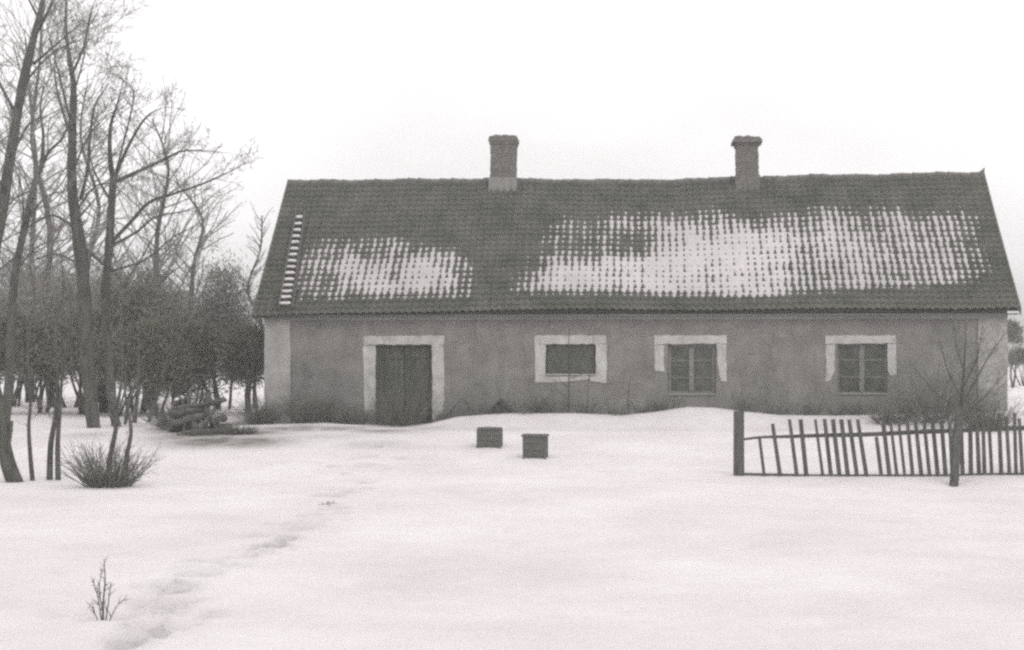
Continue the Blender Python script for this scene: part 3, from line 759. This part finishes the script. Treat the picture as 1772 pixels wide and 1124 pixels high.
def bushy(label, px, Y, top, bottom, halfw, seed, n=6500, mat_='thicket', name='thicket_tree', group='dense trees of the thicket', nst=5, cat='tree', leaf=.10):
    """a twiggy dense crown: stems, boughs and thousands of short twig tufts clustered at bough ends"""
    rng = random.Random(seed); b = on_ground(px, 0, Y); H = EYE - (top - HY) * Y / F - b.z; zb = max(.05, EYE - (bottom - HY) * Y / F - b.z); hw = halfw * Y / F
    root = empty(name, b); tag(root, label, cat, group)
    st = MB(); clumps = []
    for k in range(nst):
        a = rng.uniform(0, 6.28); o = b + Vector((math.cos(a), math.sin(a), 0)) * rng.uniform(.02, .25) * hw + Vector((0, 0, -.06))
        q = wander(rng, o, Vector((math.cos(a) * .25, math.sin(a) * .25, 1)), H * rng.uniform(.6, .9), 8, .09, .03)
        st.tube(q, list(np.linspace(rng.uniform(.035, .07), .012, 9)), 6)
    st.build('trunk', M['bark'], root, smooth=True, origin=b)
    cz_ = (H + zb) / 2; hz = (H - zb) / 2
    nc = 64
    for k in range(nc):
        while True:
            v = Vector((rng.uniform(-1, 1), rng.uniform(-1, 1), rng.uniform(-1, 1)))
            if .15 < v.length < 1: break
        v = v * (.55 + .5 * rng.random())
        wz = 1.0 - .35 * max(0, v.z)
        clumps.append((b + Vector((v.x * hw * wz, v.y * hw * wz, cz_ + v.z * hz)), rng.uniform(.16, .36) * min(hw, hz) * 1.1, Vector((v.x, v.y, v.z + .7)).normalized()))
    cr = MB()
    for k in range(n):
        c, r, d0 = clumps[rng.randrange(nc)]
        p = c + Vector((rng.gauss(0, r), rng.gauss(0, r), rng.gauss(0, r) * 1.0))
        if p.z < b.z + zb * .85: p.z = b.z + zb + abs(rng.gauss(0, .25))
        d = (d0 + Vector((rng.gauss(0, .6), rng.gauss(0, .6), rng.gauss(0, .6)))).normalized()
        L_ = leaf * rng.uniform(.8, 2.4); wd = leaf * rng.uniform(.10, .24); x = d.orthogonal().normalized(); x = Matrix.Rotation(rng.uniform(0, 6.28), 3, d) @ x
        i = len(cr.v); m_ = p + d * L_ * .5
        cr.v += [tuple(p - x * wd * .4), tuple(m_ - x * wd), tuple(p + d * L_), tuple(m_ + x * wd)]; cr.f.append((i, i+1, i+2, i+3))
    # fringe shoots
    tw = []
    for k in range(90):
        c, r, d0 = clumps[rng.randrange(nc)]
        q = wander(rng, c, d0 + Vector((rng.gauss(0, .4), rng.gauss(0, .4), .5)), r * rng.uniform(1.5, 3.2), 5, .12, .04)
        cr.tube(q, [.012 - .0016 * i for i in range(6)], 3, cap=False)
    cr.build('crown', M[mat_], root, origin=b)
    return root
TH = [
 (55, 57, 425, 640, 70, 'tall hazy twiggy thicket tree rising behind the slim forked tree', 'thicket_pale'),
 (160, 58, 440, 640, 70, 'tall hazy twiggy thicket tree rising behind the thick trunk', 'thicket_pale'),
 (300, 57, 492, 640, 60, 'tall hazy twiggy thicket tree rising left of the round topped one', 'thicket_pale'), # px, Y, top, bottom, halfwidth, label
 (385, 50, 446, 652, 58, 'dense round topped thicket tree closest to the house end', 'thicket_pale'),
 (428, 46, 566, 664, 42, 'dark low bushy tree touching the left house corner', 'thicket'),
 (330, 46.5, 545, 684, 58, 'dark bushy tree above the timber heap', 'thicket'),
 (238, 47, 452, 655, 66, 'tallest dark thicket tree, right behind the forking bare tree', 'thicket'),
 (272, 45, 560, 682, 52, 'low dark bushy tree between the forking tree and the timber heap', 'thicket'),
 (150, 45.5, 545, 652, 62, 'dark bushy tree behind the thick trunk', 'thicket'),
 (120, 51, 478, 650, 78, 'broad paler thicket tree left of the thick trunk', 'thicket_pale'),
 (70, 46, 560, 654, 62, 'dark flat bottomed bushy tree, second from the left edge', 'thicket'),
 (5, 45.5, 540, 654, 62, 'dark flat bottomed bushy tree on the left edge', 'thicket'),
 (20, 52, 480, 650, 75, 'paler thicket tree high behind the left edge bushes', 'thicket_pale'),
 (205, 44.5, 575, 660, 48, 'low dark bush just behind the forking tree trunk', 'thicket'),
]
for i, (px, Y, tp, bt, hw, lb, mt) in enumerate(TH):
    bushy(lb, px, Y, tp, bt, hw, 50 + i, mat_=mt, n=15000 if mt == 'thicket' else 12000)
# far side of the house at right
bushy('small dark distant bush beyond the right end of the house', 1772, 90, 604, 634, 34, 90, n=2500, name='bush', group=None, cat='bush', leaf=.16)
bushy('slim distant tree beyond the right end of the house', 1752, 84, 552, 598, 13, 91, n=1500, name='distant_tree', group=None, leaf=.16, nst=2)

# slender stems and shrubs in the yard
def stems(name, label, cat, lines, Y, seed, group=None, tw_len=.5, dens=2.0, lev=1, twig='twig', part='stem', minr=.004, base_px=None):
    """thin woody stems given as (points, r0, r1); first point stands on the snow"""
    rng = random.Random(seed)
    b = on_ground(base_px if base_px is not None else lines[0][0][0][0], 0, Y); root = empty(name, b); tag(root, label, cat, group); tw = MB()
    for k, (ln, r0, r1) in enumerate(lines):
        zz = rng.uniform(-.5, .5); lp = [P(x, y, Y + zz * i / len(ln)) for i, (x, y) in enumerate(ln)]
        if k == 0 or ln[0][1] > lines[0][0][0][1] - 12: lp[0] = Vector((lp[0].x, lp[0].y, gz(lp[0].x, lp[0].y) - .05))
        ls = smooth_line(lp, 4); mb = MB(); mb.tube(ls, [r0 + (r1 - r0) * i / (len(ls) - 1) for i in range(len(ls))], 7)
        st_ = mb.build(part, M['bark'], root, smooth=True, origin=b)
        if dens:
            tw = MB(); ramify(tw, rng, ls, .008, tw_len, lev, dens, .05, t0=.3, minr=minr); tw.build('twigs', M[twig], st_, origin=b)
    return root
stems('leaning_trunk', 'thick crooked leaning trunk with a broken side stub at the left edge', 'trunk', [([(28,834),(14,800),(6,760),(0,715),(-14,640)], .155, .09), ([(10,785),(17,750),(20,728)], .06, .035)], 26.6, 61, dens=0)
stems('sapling', 'single thin bare stem left of the pair of stems', 'sapling', [([(57,826),(52,780),(50,735),(53,690),(48,600),(60,520),(52,450)], .045, .006)], 26.8, 62, 'saplings in the left yard', dens=5, tw_len=.6)
stems('sapling', 'pair of thin bare stems side by side, left of the bushy shrub', 'sapling', [([(86,822),(88,770),(96,720),(100,660),(96,570),(110,500),(104,430)], .06, .006), ([(101,820),(100,770),(103,720),(108,650),(122,560),(118,480)], .055, .006)], 26.9, 63, 'saplings in the left yard', dens=5, tw_len=.6)
stems('sapling', 'two slender crooked stems rising out of the bushy shrub', 'sapling', [([(184,838),(190,795),(200,745),(203,705),(212,640),(208,560),(218,480)], .055, .006), ([(215,838),(220,790),(227,745),(222,700),(240,640),(236,560)], .05, .006), ([(201,722),(192,705),(185,680)], .03, .01)], 25.7, 64, 'saplings in the left yard', dens=4.5, tw_len=.6)
stems('sapling', 'leaning dark sapling left of the timber heap, closest to it', 'sapling', [([(256,732),(268,700),(280,660),(292,610)], .06, .02), ([(262,715),(250,690),(246,650)], .035, .012)], 40.5, 65, 'saplings behind the forking tree', dens=2.5, tw_len=.6)
stems('sapling', 'upright dark sapling between the forking tree and the leaning sapling', 'sapling', [([(232,733),(236,700),(240,660),(238,600)], .075, .025)], 40.2, 66, 'saplings behind the forking tree', dens=2.5, tw_len=.6)
stems('sapling', 'short dark sapling at the foot of the forking tree', 'sapling', [([(216,738),(220,705),(216,670),(224,620)], .05, .02)], 39.6, 67, 'saplings behind the forking tree', dens=2.5, tw_len=.6)
stems('sapling', 'thin sapling standing against the left house corner', 'sapling', [([(446,725),(444,690),(438,650),(440,590)], .03, .012), ([(436,725),(432,680),(426,640)], .03, .012)], 41.8, 68, None, dens=3, tw_len=.5)

def shrub(name, label, cat, px, Y, hw_px, h_px, seed, n=90, up=1.0, matk='shrub', group=None, lev=1, r=.010):
    rng = random.Random(seed); b = on_ground(px, 0, Y); hw = hw_px * Y / F; h = h_px * Y / F
    o = MB()
    for k in range(n):
        a = rng.uniform(0, 6.28); rr = rng.random() ** .6
        p = b + Vector((math.cos(a) * rr * hw * .6, math.sin(a) * rr * hw * .5, -.03))
        d = Vector((math.cos(a) * rr * 1.15 + rng.gauss(0, .16), math.sin(a) * rr * 1.0 + rng.gauss(0, .16), up + rng.uniform(-.35, .4)))
        ln = h * rng.uniform(.45, 1.15) * (1 + .2 * rr)
        q = wander(rng, p, d, ln, 5, .09, .02); o.tube(q, [r * (1 - .14 * i) for i in range(6)], 4, cap=False)
        ramify(o, rng, q, r * .6, ln * .35, lev - 1, 4 / max(.2, ln) , .03, minr=.0035)
    ob = o.build(name, M[matk], None, origin=b); tag(ob, label, cat, group); return ob
shrub('shrub', 'low dense twiggy shrub standing alone in the snow at left', 'shrub', 188, 25.6, 58, 74, 71, n=230, r=.009)
shrub('shrub', 'dark shrub against the wall just right of the left corner', 'shrub', 540, 39.9, 42, 52, 72, n=330)
shrub('shrub', 'low dark weeds by the left side of the door', 'shrub', 608, 39.7, 36, 32, 73, n=220)
shrub('shrub', 'dark brush at the very foot of the left house corner', 'shrub', 452, 40.2, 24, 46, 74, n=200)
shrub('shrub', 'dry weeds in front of the door leaves', 'shrub', 690, 39.7, 44, 66, 75, n=150, r=.007)
shrub('shrub', 'dark round shrub under the small shuttered window, left part', 'shrub', 932, 39.2, 22, 36, 76, n=90)
shrub('shrub', 'low dark tuft of stalks between the small window and the cross bar window', 'shrub', 1062, 39.0, 40, 24, 77, n=80, r=.007)
shrub('shrub', 'dense dark bush against the right part of the wall behind the fence', 'shrub', 1622, 37.4, 78, 104, 78, n=270, r=.006)
shrub('shrub', 'low dark bush under the right hand window behind the fence', 'shrub', 1540, 37.4, 40, 40, 79, n=120)
shrub('shrub', 'dark bush at the foot of the right house corner', 'shrub', 1706, 36.6, 38, 66, 80, n=230, r=.006)
shrub('shrub', 'wiry dead stalks growing beside the tent shaped plank covers', 'shrub', 905, 39.0, 20, 24, 81, n=40, r=.006)
stems('young_tree', 'thin young tree trained up the wall across the small window', 'tree', [([(984,716),(984,680),(985,640),(984,590),(986,566)], .022, .008), ([(1016,716),(1017,690),(1018,660),(1026,620),(1027,580)], .016, .006), ([(984,690),(965,676),(958,668)], .012, .005), ([(985,655),(1005,648),(1018,640)], .010, .005), ([(984,668),(975,664),(966,650)], .010, .005)], 39.3, 91, dens=1.5, tw_len=.28, lev=0)
stems('young_tree', 'short bare stem standing midway between the two middle windows', 'tree', [([(1088,716),(1087,690),(1090,655)], .02, .008)], 39.1, 92, dens=3, tw_len=.25, lev=0)
stems('young_tree', 'leafless young tree spreading branches in front of the right house corner', 'tree', [([(1664,815),(1662,740),(1664,690),(1668,640),(1672,555)], .06, .006), ([(1664,700),(1690,655),(1715,610),(1742,575)], .022, .005), ([(1665,720),(1700,690),(1740,645)], .02, .005), ([(1664,690),(1640,640),(1625,585)], .02, .005), ([(1666,670),(1690,620),(1700,565)], .018, .005), ([(1663,710),(1620,680),(1585,640)], .02, .005), ([(1668,640),(1655,600),(1650,560)], .016, .005)], 30.0, 93, dens=9, tw_len=.6, lev=1, twig='shrub', minr=.0033)
for i, (px, wl) in enumerate(((776, 'weeds beside the right door jamb'), (822, 'weeds between the two tent shaped covers'), (872, 'weeds behind the closed plank cover'), (960, 'weeds under the left half of the small window'), (1015, 'weeds under the right corner of the small window'),
    (1120, 'weeds on the drift just left of the window with the ragged left surround'), (1150, 'weeds under the left side of the window left of the fence'), (1290, 'weeds above the first fence post'), (1345, 'weeds behind the second fence picket'), (1400, 'weeds behind the broken gap of the fence, left of the last window'), (1455, 'weeds below the left jamb of the last window'), (1490, 'weeds below the middle of the last window'))):
    shrub('weed_clump', 'dry ' + wl, 'weed clump', px, 39.55 - (px - 800) * .0012, 30, 20 + (i * 7) % 17, 200 + i, n=85, r=.007, group='weeds along the house wall')
# shoot poking through the snow in the foreground
stems('sapling', 'tiny bare shoot poking out of the snow in the near left foreground', 'sapling', [([(178,1074),(179,1040),(182,1005),(180,968)], .010, .003), ([(178,1068),(170,1035),(160,1002)], .006, .003), ([(180,1072),(188,1040),(192,1008)], .006, .003), ([(182,1066),(200,1052),(218,1034)], .005, .0025), ([(176,1070),(162,1056),(154,1045)], .005, .002), ([(178,1060),(172,1020),(176,985)], .005, .002)], 12.7, 94, dens=22, tw_len=.12, lev=0, minr=.0016)

# ------------------------------------------------------------------ fence
def build_fence():
    Y = 28.0; b = on_ground(1400, 820, Y)
    fz = lambda px, py: P(px, py, Y)
    fen = empty('picket_fence', b); tag(fen, 'gappy grey wooden picket fence with leaning pickets and one rail', 'fence')
    def cx(q): return 1230 + q / 3.122
    def cy(q): return 520 + q / 3.122
    # picket lines: (top, bottom) in the photograph
    pk = [((262,738),(290,936)), ((333,664),(376,938)), ((424,640),(466,932)), ((482,640),(517,934)), ((562,640),(606,938)), ((612,638),(650,940)), ((657,640),(696,940)), ((702,640),(741,940)), ((746,642),(791,940)), ((792,640),(842,942)),
          ((893,735),(922,940)), ((927,646),(966,940)), ((968,650),(1006,938)), ((1012,648),(1048,938)), ((1058,650),(1091,938)), ((1103,650),(1138,936)), ((1150,646),(1182,936)), ((1196,650),(1226,934)), ((1243,650),(1268,934)), ((1288,655),(1304,932))]
    x = 1352
    while x < 2050: pk.append(((x + R.uniform(-10, 10), 652 + R.uniform(-34, 10) - (x - 1352) * .08), (x + 14 + R.uniform(-9, 9), 930 + R.uniform(-6, 6)))); x += 38 + R.uniform(-6, 6)
    mbname = 'picket'
    for (a, c), (e, f) in pk:
        t = fz(cx(a), cy(c)); q = fz(cx(e), cy(f)); q.z = gz(q.x, q.y - .03) - .06 if True else q.z
        dy = R.uniform(-.02, .02); t.y += -.03 + dy; q.y += -.03
        mb = MB(); mb.bar(q, t, R.uniform(.054, .084), .022, (0, 1, 0), taper=R.uniform(.8, 1)); mb.build('picket', M['wood'], fen, origin=b, fix=True)
    # rail: bowed, hung behind the pickets
    rl = [(160,752),(270,738),(420,734),(600,728),(800,724),(950,718),(1150,708),(1320,703),(1500,692),(1700,688),(2060,672)]
    pts = smooth_line([fz(cx(a), cy(c)) + Vector((0, .02, 0)) for a, c in rl], 3)
    mb = MB()
    mb.tube(pts, [.022 + .022 * min(1, i / 12) + R.uniform(-.002, .002) for i in range(len(pts))], 6); mb.build('rail', M['wood'], fen, origin=b)
    # lower rail, lying on the snow
    lo = [(150,935),(280,934),(390,928),(520,936),(700,941),(860,941),(1000,938),(1200,934),(1320,930),(1500,924),(1700,918),(2060,914)]
    pts = []
    for a, c in lo:
        p = fz(cx(a), cy(c)); p.z = gz(p.x, p.y) + (.03 if a < 450 else .012); pts.append(p + Vector((0, .02, 0)))
    pts = smooth_line(pts, 3); mb = MB(); mb.tube(pts, [.024] * len(pts), 6); mb.build('rail', M['wood'], fen, origin=b)
    # posts
    t = fz(1278.5, 711); q = Vector((t.x, t.y, gz(t.x, t.y) - .15)); mb = MB()
    mb.bar(q, t, .185, .15, (0, 1, 0), taper=.94); mb.build('post', M['wood'], fen, origin=b, fix=True)
    t = P(1661, 706, 27.6); q = Vector((POST2.x, 27.0, 0)); q.z = gz(q.x, q.y) - .1
    mb = MB(); pp = [q.lerp(t, i / 6) + Vector((R.uniform(-.012, .012), 0, 0)) for i in range(7)]; mb.tube(pp, [.085, .084, .088, .09, .088, .086, .08], 8); mb.build('post', M['wood'], fen, origin=b)
build_fence()

# ------------------------------------------------------------------ two wooden boxes in the snow
def box_thing(label, px0, px1, py0, py1, lid, rz, seed):
    rng = random.Random(seed); gx, Y = px_ground((px0 + px1) / 2, py1)
    root = empty('wooden_box', (gx, Y, gz(gx, Y)), rz); tag(root, label, 'box', 'wooden boxes in the snow')
    w_ = (px1 - px0) * Y / F; h = (py1 - py0) * Y / F; d = w_ * .9
    for sx, sy, horizontal in ((0, -1, 1), (0, 1, 1), (-1, 0, 0), (1, 0, 0)):
        mb = MB(); n = 4; z = -.08
        for k in range(n):
            z1 = -.08 + (h + .08 - .03) * (k + 1) / n; j = rng.uniform(-.004, .004)
            if horizontal: mb.box(-w_ / 2 + .02, w_ / 2 - .02, sy * d / 2 - .012 + j, sy * d / 2 + .012 + j, z + .003, z1 - .003)
            else: mb.box(sx * w_ / 2 - .012 + j, sx * w_ / 2 + .012 + j, -d / 2 + .02, d / 2 - .02, z + .003, z1 - .003)
            z = z1
        mb.build('side', M['boxwood'], root)
    for sx in (-1, 1):
        for sy in (-1, 1):
            mb = MB(); mb.box(sx * w_ / 2 - .022, sx * w_ / 2 + .022, sy * d / 2 - .022, sy * d / 2 + .022, -.1, h - .02); mb.build('corner_post', M['boxwood'], root)
    mb = MB(); e = .045 if lid else .016; n = 4
    for k in range(n):
        x0 = -w_ / 2 - e + (w_ + 2 * e) * k / n; x1 = -w_ / 2 - e + (w_ + 2 * e) * (k + 1) / n
        mb.box(x0 + .002, x1 - .002, -d / 2 - e, d / 2 + e, h - .02, h + .022 + rng.uniform(0, .005))
    if lid:
        mb.box(-w_ / 2 - .02, w_ / 2 + .02, -d / 2 - .02, d / 2 + .02, h - .055, h - .021)
    mb.build('lid', M['boxwood'], root)
    if not lid:
        mb = MB(); mb.tube([Vector((.05, -d / 2 - .03, h * .42)), Vector((.07, -d / 2 - .045, h * .55)), Vector((.06, -d / 2 - .03, h * .66))], [.012] * 3, 6); mb.build('handle', M['casement'], root)
    return root
box_thing('dark wooden box with a flush lid and small handle, farther of the two', 828, 867, 741, 774, False, HA + .02, 1)
box_thing('dark wooden box with an overhanging lid, nearer of the two', 908, 945, 754, 794, True, HA - .03, 2)

# tent-shaped plank covers against the wall, right of the door
def cover(label, x0, xm, x1, ytop, ybot, seed, closed):
    rng = random.Random(seed); d = 1.0
    c = wall_w(xm, ybot, d); root = empty('plank_cover', (c.x, c.y, gz(c.x, c.y)), HA); tag(root, label, 'plank cover', 'tent shaped plank covers')
    L_ = (xm - x0) * c.y / F; R_ = (x1 - xm) * c.y / F; h = (ybot - ytop) * c.y / F
    for sx, e in ((-1, L_), (1, R_)):
        mb = MB(); n = 3 if closed else 1
        for k in range(n):
            y = k * .16; j = rng.uniform(-.015, .015)
            mb.bar((sx * e, y, -.06), (sx * -.01, y, h + j), .14, .02, (sx, 0, 1))
        mb.build('side_board', M['wood'], root, fix=True)
    mb = MB(); mb.box(-L_ * .15, L_ * .15, .06, .08, .0, h * .7); mb.prism([(-L_ * .8, -.05), (R_ * .8, -.05), (0, h * .86)], .03, .055)
    if closed: mb.build('end_board', M['log'], root, fix=True)
cover('open tent of two leaning boards nearest the door', 768, 798, 830, 690, 722, 1, False)
cover('tent shaped plank cover right of the other, farther from the door', 838, 866, 898, 694, 719, 2, True)

# ------------------------------------------------------------------ timber heap and brush left of the house
def log(p0, p1, r, label, seed, snow=False, group='logs of the timber heap'):
    rng = random.Random(seed); p0 = Vector(p0); p1 = Vector(p1); n = 7
    pts = [p0.lerp(p1, i / n) + Vector((rng.uniform(-.02, .02), rng.uniform(-.02, .02), rng.uniform(-.02, .02))) for i in range(n + 1)]
    mb = MB(); mb.tube(pts, [r * rng.uniform(.88, 1.1) for _ in pts], 9); o = mb.build('log', M['log'], None, smooth=False, origin=p0)
    tag(o, label, 'log', group)
    if snow:
        mb = MB(); q = [p + Vector((0, 0, r * .78)) for p in pts[1:-1]]; mb.tube(q, [r * rng.uniform(.5, .7) * (.5 if i in (0, len(q) - 1) else 1) for i in range(len(q))], 7)
        s = mb.build('snow_cap', M['snowcap'], o, smooth=True, origin=p0)
    return o
HX, HYd = px_ground(345, 748)
hz = gz(HX, HYd)
def hp(px, dz, dy=0.0): return Vector(((px - CX) * (HYd + dy) / F, HYd + dy, hz + dz * 1.18))
log(hp(294, .13, .2), hp(330, .11, .7), .14, 'thick short log at the bottom left of the timber heap', 1)
log(hp(297, .40, .45), hp(326, .36, .2), .12, 'thick short log stacked above the bottom left one', 2)
log(hp(300, .60, .3), hp(322, .66, .7), .085, 'snow capped log topping the left stack of the timber heap', 3, True)
log(hp(296, .50, .0), hp(392, .66, .25), .04, 'long thin pole laid across the top of the timber heap', 4)
log(hp(354, -.05, .1), hp(361, .84, .3), .075, 'upright stub of a trunk in the middle of the timber heap', 5)
log(hp(342, .02, -.3), hp(372, .5, .2), .05, 'short pole leaning on the upright stub from the front', 6)
log(hp(340, .08, -.45), hp(333, .30, .4), .075, 'log end pointing at the viewer in the timber heap', 7)
log(hp(318, .04, -.6), hp(386, .07, -.25), .06, 'long dark log lying in front of the timber heap', 8)
log(hp(362, .60, .3), hp(386, .68, -.1), .075, 'knobbly short log resting right of the upright stub', 9)
log(hp(366, .09, .4), hp(398, .10, .8), .09, 'log lying right of the upright stub', 10)
log(hp(298, .20, -.1), hp(350, .34, .1), .10, 'dark log across the front of the left stack in the timber heap', 14)
log(hp(312, .44, -.05), hp(352, .48, .3), .09, 'dark log bridging the left stack and the upright stub', 15)
log(hp(366, .22, .1), hp(388, .30, .5), .09, 'dark short log lodged right of the upright stub at half height', 16)
log(hp(310, .75, .5), hp(344, .02, -.3), .035, 'thin pole leaning left to right down the front of the timber heap', 11)
log(hp(330, .9, .6), hp(318, .0, -.2), .03, 'thin steep pole at the left end of the timber heap', 12)
log(hp(378, .0, -.1), hp(349, .74, .4), .035, 'thin pole leaning right to left against the upright stub', 13)
shrub('brush_heap', 'low heap of dark brushwood right of the timber heap', 'brushwood', 410, HYd - .1, 34, 20, 95, n=330, up=.45)
shrub('brush_heap', 'loose twigs piled in front of the timber heap', 'brushwood', 335, HYd - .6, 40, 12, 96, n=110, up=.35)
shrub('brush_heap', 'bigger tangle of brushwood behind the left end of the timber heap', 'brushwood', 312, HYd + 1.3, 40, 62, 97, n=220, up=.7)


# dry grass ends showing in the trodden path
for i, (px, py, w_, h_, gl) in enumerate([(478,945,16,10,'dry grass tuft at the bend of the trodden path, middle of the yard'),(345,996,18,11,'dry grass tuft in the path, right of the tiny bare shoot'),(246,1110,26,13,'nearest dry grass tuft, in the path at the bottom edge'),
        (268,1016,14,10,'dry grass tuft in the footprints closest to the tiny bare shoot'),(568,876,14,10,'dry grass tuft half way between the path bend and the door'),(655,772,20,11,'farthest dry grass tuft of the path, in front of the door')]):
    gx, gy = px_ground(px, py)
    shrub('grass_tuft', gl, 'grass tuft', CX + gx * F / gy, gy, w_, h_, 300 + i, n=36, r=.0035, up=.5, group='dry grass tufts in the trodden path', lev=0)
# thin winter mist over the whole yard
mm = bpy.data.materials.new('mist'); mm.use_nodes = True; t = mm.node_tree
t.nodes.remove(t.nodes['Principled BSDF']); vol = t.nodes.new('ShaderNodeVolumePrincipled'); vol.inputs['Color'].default_value = (.95, .93, .93, 1); vol.inputs['Density'].default_value = 0.0026; vol.inputs['Anisotropy'].default_value = 0.2
t.links.new(vol.outputs[0], t.nodes['Material Output'].inputs['Volume'])
mb = MB(); mb.box(-920, 920, -70, 3020, -2.5, 22); o = mb.build('haze', mm); tag(o, kind='stuff', label='thin winter mist paling the trees behind the house')
